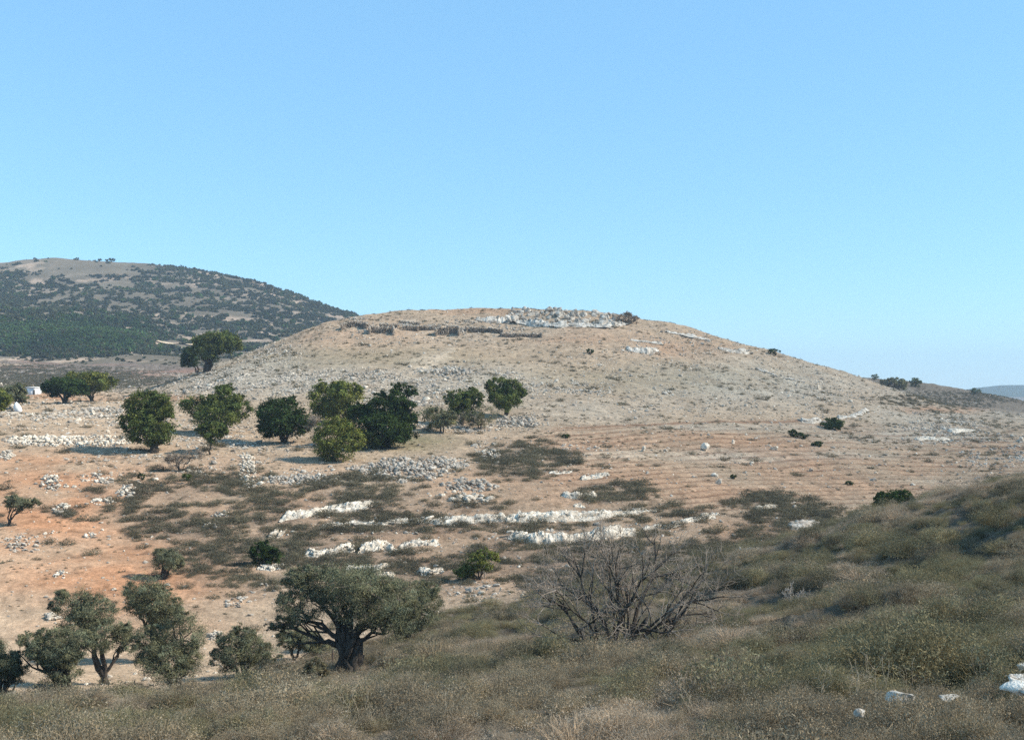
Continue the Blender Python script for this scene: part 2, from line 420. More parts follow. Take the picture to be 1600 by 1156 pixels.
GREYG = [(420, 590, 230, 40, 0.8), (700, 600, 250, 40, 0.7), (1180, 600, 260, 50, 0.8), (900, 640, 200, 30, 0.5), (1200, 712, 230, 12, 0.9), (1180, 668, 200, 10, 0.6), (1450, 640, 140, 40, 0.7), (1400, 680, 200, 22, 0.6), (100, 590, 260, 30, 0.7), (1560, 640, 150, 40, 0.6), (1480, 610, 160, 20, 0.9)]
GREENG = [(640, 690, 90, 18, 0.8), (560, 560, 300, 20, 0.35), (1000, 590, 260, 30, 0.3), (520, 715, 70, 10, 0.3)]
PALE = [(670, 565, 42, 14, 0.7), (780, 520, 280, 12, 0.35), (640, 655, 50, 10, 0.3), (1000, 712, 120, 8, 0.7), (1250, 712, 140, 9, 0.6), (1450, 750, 80, 6, 0.5), (560, 512, 60, 8, 0.6)]

def paint():
    f = lambda s, sd, o=4: fbm(X / s, Y / s, sd, o)
    tan = np.array([0.40, 0.295, 0.20]); red = np.array([0.385, 0.195, 0.104]); grey = np.array([0.385, 0.33, 0.255])
    green = np.array([0.20, 0.175, 0.095]); pale = np.array([0.53, 0.42, 0.30]); nearc = np.array([0.13, 0.105, 0.075]); brown = np.array([0.215, 0.115, 0.07])
    c = np.broadcast_to(tan, Z.shape + (3,)).copy()
    n1, n2, n3 = f(6, 31), f(2.2, 41), f(18, 51)
    def mix(c, to, w): w = np.clip(w, 0, 1)[..., None]; return c * (1 - w) + to * w
    c = mix(c, grey, ell(U, SV, GREYG, 0.8) * (0.4 + n1 * 1.1))
    c = mix(c, red, ell(U, SV, REDSOIL, 0.8) * sstep(0.2, 0.65, n1 * 0.6 + n3 * 0.4) * 0.92)
    c = mix(c, green, ell(U, SV, GREENG, 0.9) * (0.3 + n2))
    c = mix(c, pale, ell(U, SV, PALE, 0.9) * (0.3 + n2))
    c = mix(c, red, terr * sstep(0.5, 0.8, n3) * 0.35)
    c = mix(c, brown, np.clip(terr * 1.3, 0, 1) * sstep(0.45, 0.85, 1 - furr) * 0.68 * (0.1 + n1 * 1.3))
    # the long furrow line across the tell's foot
    ln = np.exp(-((SV - (672 - (U - 900) * 0.022 - 8 * np.exp(-((U - 1120) / 200) ** 2))) / 1.6) ** 2) * sstep(830, 900, U) * (1 - sstep(1240, 1300, U))
    c = mix(c, brown, ln * 0.8)
    pth = np.exp(-(((SV - 586) + (U - 638) * 0.55) / 5.0) ** 2) * sstep(625, 650, U) * (1 - sstep(690, 720, U))
    c = mix(c, pale, pth * (0.5 + n2))
    # scrubby earth between shrubs
    c = mix(c, np.array([0.17, 0.135, 0.10]), ell(U, SV, SCRUB, 0.6) * sstep(0.3, 0.55, n1) * 0.7)
    # flat dark scrub of the left plain, striped by stone rows
    pl = sstep(300, 345, Y) * (1 - sstep(640, 900, U))
    c = mix(c, np.array([0.15, 0.122, 0.10]), pl * sstep(0.15, 0.45, fbm(X / 30, Y / 16, 61, 3)) * 0.95)
    c = mix(c, np.array([0.30, 0.15, 0.10]), pl * sstep(0.55, 0.75, fbm(X / 50, Y / 14, 63, 3)) * 0.5)
    rr = sstep(380, 420, Y) * sstep(1200, 1330, U)
    c = mix(c, np.array([0.15, 0.12, 0.09]), rr * (0.55 + n1 * 0.5))
    c = mix(c, nearc, near * 0.95)
    c *= (0.80 + 0.40 * n2)[..., None] * (0.86 + 0.28 * n1)[..., None]
    # tussock speckle of dry grass
    sp = vnoise(X * 1.7, Y * 1.3, 71); sp2 = vnoise(X * 3.1, Y * 2.2, 73)
    c *= (1 - 0.33 * sstep(0.68, 0.9, sp) + 0.22 * sstep(0.7, 0.95, sp2))[..., None]
    return np.clip(c, 0.01, 0.8)

colr = paint()
me = mesh_from('ground', np.stack([X, Y, G.Z], -1).reshape(-1, 3), G.faces(), 'ground', colr.reshape(-1, 3), True)
ground = tag(link('ground', me), 'rolling dry stony hillside and valley ground', kind='structure')

# plain under and beyond everything
th = np.linspace(0, 2 * math.pi, 97)[:-1]; rr = [60, 1500, 3000, 5200]
pv = [(0, 0, -30)] + [(r * math.cos(t), r * math.sin(t), -30) for r in rr for t in th]
f3 = np.array([(0, 1 + j, 1 + (j + 1) % 96) for j in range(96)])
f4 = np.array([(1 + k * 96 + j, 1 + (k + 1) * 96 + j, 1 + (k + 1) * 96 + (j + 1) % 96, 1 + k * 96 + (j + 1) % 96) for k in range(3) for j in range(96)])
me = mesh_from('plain', np.array(pv), [f3, f4], 'ground', np.full((len(pv), 3), (0.26, 0.21, 0.16)))
tag(link('plain', me), 'low plain stretching to the horizon', kind='structure')

# wooded hill behind on the left
hillV = {
 420: [(-700, 600), (0, 600), (900, 610)],
 470: [(-700, 568), (0, 570), (300, 572), (420, 576), (560, 590), (900, 620)],
 520: [(-700, 545), (0, 552), (200, 554), (280, 556), (420, 562), (560, 575), (900, 615)],
 600: [(-700, 505), (0, 512), (120, 515), (200, 526), (240, 538), (300, 545), (420, 548), (560, 562), (900, 610)],
 660: [(-700, 482), (0, 490), (120, 493), (200, 504), (250, 522), (300, 536), (420, 536), (560, 550), (900, 605)],
 720: [(-700, 475), (0, 482), (120, 484), (200, 488), (300, 505), (420, 515), (560, 535), (900, 600)],
 850: [(-700, 440), (0, 445), (200, 446), (300, 455), (420, 475), (560, 512), (700, 550), (900, 598)],
 980: [(-700, 420), (-200, 418), (0, 417), (65, 408), (160, 410), (240, 417), (330, 430), (400, 442), (450, 458), (500, 478), (560, 496), (620, 515), (700, 545), (900, 595)],
 1050: [(-700, 418), (-200, 416), (0, 414), (65, 407), (160, 409), (240, 417), (330, 430), (400, 442), (450, 460), (500, 480), (560, 500), (700, 550), (900, 598)],
 1250: [(-700, 440), (0, 440), (400, 470), (560, 525), (900, 608)],
}
HD = np.geomspace(420, 1250, 150); HA = np.linspace(-0.9, 0.05, 340)
H = Grid(hillV, HD, HA, 5)
HX, HY, HU, HV = H.X, H.Y, H.U, H.V.copy()
H.Z += (fbm(HX / 45, HY / 45, 81, 4) - 0.5) * 9 * sstep(430, 520, HY)
hn = fbm(HX / 30, HY / 30, 83, 4); hn2 = fbm(HX / 9, HY / 9, 85, 3)
hc = np.array([0.145, 0.122, 0.09]) * (0.65 + 0.7 * hn[..., None])
w = (sstep(0.52, 0.66, hn2) * sstep(0.35, 0.6, fbm(HX / 60, HY / 60, 87, 2)))[..., None] * 0.8
hc = hc * (1 - w) + np.array([0.46, 0.34, 0.25]) * w
me = mesh_from('hill', np.stack([HX, HY, H.Z], -1).reshape(-1, 3), H.faces(), 'ground', hc.reshape(-1, 3), True)
hill = tag(link('hill', me), 'broad scrub covered hill rising behind the plain on the left', kind='structure')

# distant blue hill on the right
farV = {2500: [(1300, 622), (2400, 622)], 2900: [(1300, 622), (1480, 618), (1528, 608), (1562, 602), (1600, 604), (1700, 600), (1900, 590), (2400, 606)],
        3050: [(1300, 620), (1480, 616), (1528, 606), (1562, 601), (1600, 603), (1700, 599), (1900, 589), (2400, 605)], 3600: [(1300, 620), (2400, 620)]}
FG = Grid(farV, np.linspace(2500, 3600, 40), np.linspace(0.30, 0.95, 120), 3)
FG.Z += (fbm(FG.X / 160, FG.Y / 160, 91, 4) - 0.5) * 14
me = mesh_from('hill', np.stack([FG.X, FG.Y, FG.Z], -1).reshape(-1, 3), FG.faces(), 'ground', np.full((FG.Z.size, 3), (0.10, 0.11, 0.07)), True)
tag(link('hill', me), 'distant blue hill on the horizon at the far right', kind='structure')

# pale track on the wooded hill
def strip(name, uv, wid, mat, grid, lift, ymin):
    pts = []
    ys = np.linspace(ymin, 1200, 4000)
    for u, v in uv:
        a = (u - U0) / F; t = (V0 - v) / F
        hit = np.nonzero(grid.h(a * ys, ys) >= t * ys)[0]; y = ys[hit[0]]
        pts.append((a * y, y))
    pts = np.array(pts); s = np.linspace(0, len(pts) - 1, 60)
    P = np.stack([np.interp(s, np.arange(len(pts)), pts[:, k]) for k in (0, 1)], 1)
    T = np.gradient(P, axis=0); T /= np.linalg.norm(T, axis=1)[:, None]; N = np.stack([-T[:, 1], T[:, 0]], 1)
    V = []
    for k in (-1, -0.33, 0.33, 1):
        Q = P + N * wid * k
        V.append(np.column_stack([Q, grid.h(Q[:, 0], Q[:, 1]) + lift]))
    V = np.array(V); n = len(P)
    f = np.array([(k * n + i, k * n + i + 1, (k + 1) * n + i + 1, (k + 1) * n + i) for k in range(3) for i in range(n - 1)])
    return mesh_from(name, V.reshape(-1, 3), f, mat, smooth=True)
tag(link('path', strip('path', [(232, 519), (225, 526), (238, 532), (262, 537), (300, 540), (340, 543)], 3.0, 'path', H, 0.7, 440)), 'pale dirt track bending along the foot of the far hill', kind='structure')

# ------------------------------------------------------------------ haze
hz, nt, out = new_mat('haze')
pvn = nt.nodes.new('ShaderNodeVolumePrincipled')
pvn.inputs['Density'].default_value = 0.00021
pvn.inputs['Color'].default_value = (0.66, 0.84, 1.0, 1)
nt.links.new(pvn.outputs[0], out.inputs['Volume'])
x0, x1, y0, y1, z0, z1 = -5300, 5300, -5300, 5300, -31, 140
bv = np.array([(x, y, z) for x in (x0, x1) for y in (y0, y1) for z in (z0, z1)])
bf = np.array([(0, 1, 3, 2), (4, 6, 7, 5), (0, 4, 5, 1), (2, 3, 7, 6), (0, 2, 6, 4), (1, 5, 7, 3)])
tag(link('haze', mesh_from('haze', bv, bf, hz)), 'thin pale haze in the air', kind='stuff')

# ------------------------------------------------------------------ instancing for stuff
def scatter_stuff(name, label, protos, pts, rot, scl, idx):
    """one object: points carrying rotation, scale and prototype index, grown by geometry nodes"""
    me = bpy.data.meshes.new(name)
    me.vertices.add(len(pts)); me.vertices.foreach_set('co', np.ascontiguousarray(pts, np.float32).ravel())
    for nm, arr in (('rot', rot), ('scl', scl)):
        a = me.attributes.new(nm, 'FLOAT_VECTOR', 'POINT'); a.data.foreach_set('vector', np.ascontiguousarray(arr, np.float32).ravel())
    a = me.attributes.new('idx', 'INT', 'POINT'); a.data.foreach_set('value', np.ascontiguousarray(idx, np.int32))
    o = link(name, me)
    ng = bpy.data.node_groups.new(name, 'GeometryNodeTree')
    ng.interface.new_socket('Geometry', in_out='INPUT', socket_type='NodeSocketGeometry')
    ng.interface.new_socket('Geometry', in_out='OUTPUT', socket_type='NodeSocketGeometry')
    N = ng.nodes; L = ng.links
    gi = N.new('NodeGroupInput'); go = N.new('NodeGroupOutput')
    def attr(nm, t):
        q = N.new('GeometryNodeInputNamedAttribute'); q.data_type = t; q.inputs['Name'].default_value = nm
        return q.outputs['Attribute']
    ra, sa, ia = attr('rot', 'FLOAT_VECTOR'), attr('scl', 'FLOAT_VECTOR'), attr('idx', 'INT')
    er = N.new('FunctionNodeEulerToRotation'); L.new(ra, er.inputs[0])
    join = N.new('GeometryNodeJoinGeometry')
    for k, pm in enumerate(protos):
        po = bpy.data.objects.new(name + '_source', pm)
        oi = N.new('GeometryNodeObjectInfo'); oi.inputs['Object'].default_value = po
        cmpn = N.new('FunctionNodeCompare'); cmpn.data_type = 'INT'; cmpn.operation = 'EQUAL'
        L.new(ia, cmpn.inputs[2]); cmpn.inputs[3].default_value = k
        ip = N.new('GeometryNodeInstanceOnPoints')
        L.new(gi.outputs[0], ip.inputs['Points']); L.new(cmpn.outputs[0], ip.inputs['Selection'])
        L.new(oi.outputs['Geometry'], ip.inputs['Instance']); L.new(er.outputs[0], ip.inputs['Rotation']); L.new(sa, ip.inputs['Scale'])
        L.new(ip.outputs[0], join.inputs[0])
    L.new(join.outputs[0], go.inputs[0])
    md = o.modifiers.new('scatter', 'NODES'); md.node_group = ng
    tag(o, label, kind='stuff')
    return o

# ------------------------------------------------------------------ rocks
def ico(sub):
    import bmesh
    bm = bmesh.new(); bmesh.ops.create_icosphere(bm, subdivisions=sub, radius=1.0)
    v = np.array([x.co for x in bm.verts]); f = np.array([[q.index for q in p.verts] for p in bm.faces]); bm.free()
    return v, f
ICO = {s: ico(s) for s in (1, 2, 3)}

def rock_verts(rng, sub=2, flat=0.7, cuts=7):
    v, f = ICO[sub]; v = v.copy()
    for _ in range(cuts):                            # planar cuts give broken faces
        n = rng.normal(size=3); n /= np.linalg.norm(n)
        d = v @ n; lim = rng.uniform(0.28, 0.72)
        v -= np.where(d > lim, d - lim, 0)[:, None] * n
    v += (rng.random(v.shape) - 0.5) * 0.10
    v *= np.array([rng.uniform(0.8, 1.2), rng.uniform(0.7, 1.1), flat * rng.uniform(0.8, 1.15)])
    return v, f

def rock_mesh(name, seed, mat, sub=2, flat=0.7):
    v, f = rock_verts(np.random.default_rng(seed), sub, flat)
    return mesh_from(name, v, f, mat)

stone_protos = [rock_mesh('stone', 100 + k, 'stone', 2, 0.65) for k in range(6)] + [rock_mesh('stone', 120 + k, 'lime', 2, 0.65) for k in range(2)]

rng = np.random.default_rng(5)
def ground_sample(n, y0, y1, amax=0.52, power=1.0):
    y = (rng.random(n) * (y1 ** power - y0 ** power) + y0 ** power) ** (1 / power)
    a = rng.uniform(-amax, amax, n)
    x = a * y; z = gh(x, y)
    u = U0 + a * F
    i = np.clip(np.interp(y, G.D, np.arange(len(G.D))).astype(int), 0, len(G.D) - 1)
    j = np.clip(np.interp(a, G.A, np.arange(len(G.A))).astype(int), 0, len(G.A) - 1)
    return x, y, z, u, SV[i, j]

# stones: candidates kept by the density of the stony belts
x, y, z, u, v = ground_sample(900000, 44, 420, 0.5, 1.2)
pr = ell(u, v, STONE, 0.6) ** 1.4 * (0.25 + 1.3 * sstep(0.35, 0.65, fbm(x / 5, y / 4, 201, 3))) * np.clip(y / 140, 0.35, 1.3) + 0.022
pr *= (y > edgeD(u) * 0.99) | (rng.random(len(y)) < 0.0)
keep = rng.random(len(x)) < pr * 0.42
x, y, z, u, v = [q[keep] for q in (x, y, z, u, v)]
size = np.exp(rng.normal(-2.15, 0.48, len(x))) * np.clip(y / 105, 0.75, 1.4)
size = np.minimum(size, 0.55 * np.clip(y / 110, 0.8, 2))
app = size / y
order = np.argsort(-app)
print('stones', len(x))
big, rest = order[:300], order[300:]
for n, i in enumerate(big):
    o = link('stone', stone_protos[n % 8], None, (x[i], y[i], z[i] + size[i] * 0.08))
    o.rotation_euler = (rng.uniform(-0.3, 0.3), rng.uniform(-0.3, 0.3), rng.uniform(0, 6.28))
    o.scale = (size[i],) * 3
    tag(o, 'loose pale limestone stone lying on the dry valley ground', 'stone', 'loose limestone stones strewn over the valley')
nr = len(rest)
scatter_stuff('rubble', 'small pale limestone rubble strewn in belts over the slopes', stone_protos,
              np.column_stack([x[rest], y[rest], z[rest] + size[rest] * 0.06]),
              np.column_stack([rng.uniform(-0.4, 0.4, nr), rng.uniform(-0.4, 0.4, nr), rng.uniform(0, 6.28, nr)]),
              np.repeat(size[rest][:, None], 3, 1), rng.choice(8, nr, p=[.14] * 6 + [.08] * 2))

# stone piles and field-clearing heaps, each a heap of its own
def pile(label, u0, u1, v0, v1, n, s, mat='stone', hgt=0.5, cat='stone heap', name='stone_heap'):
    rg = np.random.default_rng(int(u0 * 7 + v0))
    a0 = ground_at((u0 + u1) / 2, (v0 + v1) / 2)
    e = empty(name, a0); tag(e, label, cat)
    b = Buf(); n = int(n * 1.25); s = s * 0.62
    protos = stone_protos[6:8] + stone_protos[:2] if mat == 'lime' else stone_protos[:6]
    for k in range(n):
        r = rg.random() ** 0.6; t = rg.random() * 6.283
        j = 0.72 + 0.5 * vnoise(np.array([t * 1.3 + u0]), np.array([v0 * 1.0]), 5)[0]
        uu = (u0 + u1) / 2 + (u1 - u0) / 2 * r * math.cos(t) * j; vv = (v0 + v1) / 2 + (v1 - v0) / 2 * r * math.sin(t) * j
        p = ground_at(uu, vv)
        sz = s * float(np.clip(np.exp(rg.normal(-0.1, 0.42)), 0.35, 2.1))
        ang = rg.random() * 6.28
        q = p + np.array([0, 0, sz * 0.08 + hgt * 0.7 * (1 - r * r) * rg.random()])
        if n <= 110:
            o = link('stone', protos[k % len(protos)], e, q - a0); o.scale = (sz, sz * rg.uniform(0.7, 1.2), sz); o.rotation_euler = (rg.uniform(-0.4, 0.4), rg.uniform(-0.4, 0.4), ang)
        else:
            vv_, f = rock_verts(rg, 1, 0.75, 5)
            c_, s_ = math.cos(ang), math.sin(ang)
            b.add(vv_ @ np.array([[c_, -s_, 0], [s_, c_, 0], [0, 0, 1]]) * sz + q - a0, f)
    if b.n: tag(link('stones', b.mesh('stones', mat), e), kind='stuff')
    return e

pile('round heap of pale stones on red soil west of the scrub', 60, 103, 744, 768, 70, 0.30, 'lime', 0.9)
pile('spread of pale stones right of the round heap', 128, 180, 738, 757, 55, 0.28, 'lime', 0.3)
pile('ragged pile of white stones beside grey scrub', 182, 216, 762, 780, 45, 0.34, 'lime', 0.5)
pile('low pale stones trailing under the ragged pile', 140, 185, 778, 790, 35, 0.28, 'lime', 0.2)
pile('white stones capping a small patch of scrub at left', 80, 112, 785, 808, 26, 0.32, 'lime', 0.3)
pile('pair of pale stones in front of the small scrub patch', 128, 156, 832, 842, 10, 0.32, 'lime', 0.2)
pile('wide scatter of stones on the pale slope at far left', 0, 66, 838, 866, 70, 0.22, 'stone', 0.2)
pile('small grey stone heap on the orange field', 82, 108, 892, 904, 26, 0.22, 'lime', 0.3)
pile('pale stones beside the crown of the left olive', 68, 92, 955, 975, 22, 0.26, 'lime', 0.3)
pile('stone heap left of the low grey olive bush', 322, 354, 988, 1004, 34, 0.2, 'lime', 0.4)
pile('stone heap on the edge of orange soil below the scrub', 352, 392, 934, 950, 34, 0.24, 'stone', 0.3)
pile('pale stones sitting inside the grey scrub mat', 328, 362, 800, 808, 16, 0.28, 'lime', 0.2)
pile('small stones sitting low in the scrub mat', 318, 345, 817, 827, 14, 0.28, 'lime', 0.2)
pile('tall bright stone heap running down beside the oaks', 372, 402, 702, 758, 150, 0.30, 'lime', 0.5)
pile('long bank of piled field stones below the oaks', 540, 735, 716, 752, 520, 0.32, 'stone', 0.5)
pile('lower end of the field stone bank by the scrub', 400, 552, 740, 760, 260, 0.28, 'stone', 0.3)
pile('grey stone heap on the terrace beyond the bank', 688, 775, 748, 768, 170, 0.30, 'stone', 0.3)
pile('broken white stones under the terrace heap', 698, 768, 772, 788, 60, 0.42, 'lime', 0.3)
pile('stone heap at the right end of the oak grove', 780, 842, 652, 668, 120, 0.36, 'stone', 0.6)
pile('heap of stones mixed with scrub on the rise', 745, 785, 700, 722, 70, 0.34, 'lime', 0.4)
pile('long white dry stone row at the left edge', 0, 205, 681, 698, 420, 0.36, 'lime', 0.5)
pile('dark crested stone row above the white row', 110, 200, 638, 646, 90, 0.42, 'stone', 0.4)
pile('stone cairn on the tell slope above the oaks', 672, 742, 572, 592, 110, 0.5, 'stone', 0.8)
pile('pale stones at the left edge below the white row', 0, 22, 704, 722, 34, 0.4, 'lime', 0.4)

def blockrow(name, label, us, n, thick, dep, mat='boulder', seed=0, cat='rock ledge', jag=0.35):
    """limestone ledge: a weathered step whose broken face looks down the slope"""
    rg = np.random.default_rng(seed + int(us[0][0]))
    us = np.array(us, float)
    L = np.concatenate([[0], np.cumsum(np.hypot(np.diff(us[:, 0]), np.diff(us[:, 1])))])
    s = np.linspace(0, L[-1], n); uu = np.interp(s, L, us[:, 0]); vv = np.interp(s, L, us[:, 1])
    P = np.array([ground_at(a, b) for a, b in zip(uu, vv)])
    k = max(3, n // 20); ker = np.ones(k) / k
    Yp = np.convolve(np.pad(P[:, 1], (k, k), mode='edge'), ker, 'same')[k:-k]
    P[:, 1] = Yp; P[:, 0] = (uu - U0) / F * Yp
    T = np.interp(s, L, thick if np.ndim(thick) else [thick] * len(L))
    w = s / F * P[:, 1].mean()
    hh = T * 0.72 * (0.55 + 0.8 * fbm(w / 1.3, w * 0 + seed, 301 + seed, 5, 0.6))
    # block joints: stretches of different height and set-back with notches between
    jn = []; q = 0
    while q < w[-1]: jn.append(q); q += rg.choice([0.7, 1.5, 3.5, 5.0]) * rg.uniform(0.6, 1.3)
    jn = np.array(jn + [w[-1]]); bi = np.clip(np.searchsorted(jn, w, 'right') - 1, 0, len(jn) - 1)
    bh = rg.uniform(1 - jag, 1 + jag * 0.4, len(jn))[bi]; bo = rg.uniform(-0.35, 0.3, len(jn))[bi] * jag * 1.5
    edge = np.minimum(w - jn[bi], np.append(jn, w[-1] + 1)[bi + 1] - w)
    notch = sstep(0.0, 0.10, edge) * 0.35 + 0.65
    endf = sstep(0, 0.06, s / L[-1]) * sstep(0, 0.06, 1 - s / L[-1]) * 0.9 + 0.1
    hh = hh * bh * notch * endf
    prof = [(-0.5, -0.45), (-0.35, 0.0), (-0.2, 0.25), (-0.02, 0.5), (0.18, 0.72), (0.38, 0.88), (0.6, 1.0), (0.85, 1.03), (1.1, 0.95), (1.4, 0.6), (1.6, -0.3)]
    m = len(prof); V = np.zeros((n, m, 3))
    for q, (t, hq) in enumerate(prof):
        yo = P[:, 1] - bo * (q < 7) + t * dep + (fbm(w * 1.3, w * 0 + q * 1.3, 311 + seed, 4) - 0.5) * 0.75
        xo = P[:, 0] + (rg.random(n) - 0.5) * 0.10
        gz = P[:, 2] if q < 6 else np.maximum(gh(xo, yo), P[:, 2]) - 0.05
        V[:, q] = np.column_stack([xo, yo, (gz if hq < 0.1 else P[:, 2] * 1.0) + hh * hq + (fbm(w * 2.1 + q, w * 0 + q, 321, 2) - 0.5) * 0.3 * (hq > 0.2)])
    V[:, 1:9] += rg.normal(size=V[:, 1:9].shape) * 0.03
    i = np.arange(n - 1)[:, None] * m; j = np.arange(m - 1)[None, :]
    f = np.stack([i + j, i + m + j, i + m + j + 1, i + j + 1], -1).reshape(-1, 4)
    off = P[n // 2]
    o = link(name, mesh_from(name, V.reshape(-1, 3) - off, f, mat), None, off)
    tag(o, label, cat)
    sc_ = float(np.mean(thick))
    for q in range(max(3, int(w[-1] / 1.3))):
        i_ = rg.integers(0, n); sz = sc_ * rg.uniform(0.16, 0.5)
        t_ = rg.choice([-0.35, -0.1, 0.15, 0.45, 0.9]); yq = P[i_, 1] + t_ * dep + rg.normal() * 0.15; xq = P[i_, 0] + rg.normal() * 0.5
        zq = float(gh(xq, yq)) + (hh[i_] * 0.55 if 0 < t_ < 0.8 else 0) + sz * 0.2
        k_ = link('block', stone_protos[6 + q % 2] if mat == 'lime' else stone_protos[q % 6], o, np.array([xq, yq, zq]) - off)
        k_.scale = (sz * rg.uniform(1, 1.9), sz, sz * rg.uniform(0.7, 1.2)); k_.rotation_euler = (rg.uniform(-0.3, 0.3), rg.uniform(-0.3, 0.3), rg.uniform(-0.5, 0.5))
    return o

LED = [
 ('jagged grey-white ledge of separate blocks left of the longest ledge', [(437, 813), (480, 806), (520, 799), (560, 797), (593, 789)], 90, [0.9, 0.6, 0.75, 0.95, 0.4], 1.1, 'lime'),
 ('low broken blocks leading into the long ledge', [(498, 826), (540, 820), (590, 818), (640, 815)], 60, [0.7, 0.4, 0.35, 0.5], 0.6, 'lime'),
 ('long straight white ledge crossing the middle of the slope', [(642, 816), (700, 819), (760, 815), (830, 813), (900, 811), (960, 806), (1024, 797)], 200, [0.5, 0.75, 0.9, 0.9, 0.8, 0.5, 0.25], 1.0, 'lime'),
 ('brightest thick white ledge behind the bare tree', [(793, 840), (830, 848), (880, 850), (940, 842), (1000, 832)], 130, [0.5, 1.05, 1.2, 0.95, 0.6], 1.1, 'lime'),
 ('thin white ledge continuing from the thick ledge to the right', [(1004, 828), (1040, 824), (1075, 816), (1118, 808)], 60, [0.4, 0.45, 0.4, 0.25], 0.7, 'lime'),
 ('row of rounded white blocks above the big olive', [(474, 868), (500, 870), (540, 862), (556, 860)], 50, [0.5, 0.55, 0.8, 0.4], 0.8, 'lime'),
 ('tallest upright white blocks above the big olive', [(560, 864), (575, 861), (600, 858), (615, 862)], 44, [0.7, 1.2, 1.3, 0.6], 0.8, 'lime'),
 ('flat white slab right of the upright blocks', [(622, 858), (650, 852), (686, 850)], 44, [0.3, 0.45, 0.25], 0.9, 'lime'),
 ('low white rocks just above the olive crown', [(538, 892), (570, 891), (610, 886)], 40, [0.35, 0.4, 0.2], 0.6, 'lime'),
 ('pair of white blocks beside the olive crown', [(582, 903), (598, 902), (616, 902)], 26, [0.7, 0.5, 0.5], 0.6, 'lime'),
 ('white slab in two pieces right of the block pair', [(652, 897), (672, 900), (692, 896)], 30, [0.6, 0.75, 0.5], 0.6, 'lime'),
 ('pale outcrop under the dark round bush', [(402, 889), (425, 891), (446, 885)], 40, [0.3, 0.4, 0.35], 0.8, 'lime'),
 ('small white outcrop left in the scrub', [(418, 842), (436, 838), (446, 832)], 30, [0.5, 0.7, 0.3], 0.7, 'lime'),
 ('upper white slab in the red soil', [(908, 750), (930, 746), (952, 742)], 40, [0.3, 0.45, 0.25], 1.2, 'lime'),
 ('wide white broken slab surrounded by scrub', [(878, 775), (900, 778), (932, 774)], 44, [0.4, 0.7, 0.4], 1.2, 'lime'),
 ('small flat white slab under the broken slab', [(897, 791), (914, 792)], 20, [0.3, 0.25], 1.0, 'lime'),
 ('faint white slab high in the red soil', [(858, 740), (894, 738)], 26, [0.25, 0.25], 0.8, 'lime'),
 ('tan flat slab near the mouth of the gully', [(1234, 826), (1255, 824), (1280, 818)], 40, [0.45, 0.6, 0.35], 1.5, 'stone'),
 ('thin white ledge under the upper scrub row', [(1180, 797), (1210, 792), (1242, 784)], 44, [0.35, 0.3, 0.2], 0.6, 'lime'),
 ('short white ledge in front of the scrub row', [(1095, 809), (1110, 806), (1124, 803)], 26, [0.35, 0.4, 0.25], 0.7, 'lime'),
 ('low white slab at the foot of the gully', [(1150, 866), (1165, 867), (1192, 862)], 30, [0.3, 0.35, 0.2], 0.8, 'lime'),
 ('cream rock band left of the dark bush on the right flank', [(1252, 659), (1270, 661), (1284, 658)], 30, [0.9, 1.3, 1.0], 1.2, 'boulder'),
 ('cream rocks climbing right behind the dark bush', [(1310, 654), (1330, 652), (1346, 648), (1357, 640)], 44, [0.7, 0.6, 1.2, 1.0], 1.4, 'boulder'),
 ('upper white outcrop on the far right flank', [(1488, 676), (1505, 674), (1524, 673)], 36, [0.7, 0.9, 0.4], 2.0, 'lime'),
 ('lower white outcrop on the far right flank', [(1434, 688), (1450, 686), (1470, 688), (1486, 686)], 44, [0.5, 0.6, 0.4, 0.6], 1.6, 'lime'),
 ('pale triangular outcrop below the summit boulders', [(978, 545), (995, 550), (1012, 553), (1030, 548)], 60, [0.8, 1.4, 1.9, 1.0], 2.2, 'boulder'),
 ('pale rim of rock above the triangular outcrop', [(984, 532), (1005, 534), (1036, 538)], 50, [0.6, 0.5, 0.8], 1.6, 'boulder'),
 ('white rock band just under the right skyline', [(1040, 518), (1065, 523), (1090, 528), (1112, 532)], 70, [0.7, 0.7, 0.9, 0.6], 2.4, 'boulder'),
 ('blocky grey outcrop at the end of the skyline band', [(1122, 545), (1140, 549), (1160, 552), (1172, 552)], 60, [1.1, 1.4, 1.6, 0.9], 2.0, 'boulder'),
 ('cream slab sloping down the right shoulder', [(1180, 576), (1200, 582), (1215, 588)], 44, [0.6, 0.7, 0.4], 1.8, 'boulder'),
 ('short cream slab further down the right shoulder', [(1224, 590), (1240, 593), (1258, 597)], 36, [0.4, 0.5, 0.3], 1.4, 'boulder'),
 ('overhanging grey cliff left of the summit boulders', [(742, 499), (760, 502), (780, 503), (800, 500), (812, 497)], 90, [1.1, 1.5, 1.8, 2.2, 1.6], 2.6, 'boulder'),
]
for k, (lab, us, n, th_, dp, mt) in enumerate(LED):
    blockrow('rock_ledge', lab, us, n, th_, dp, mt, k)

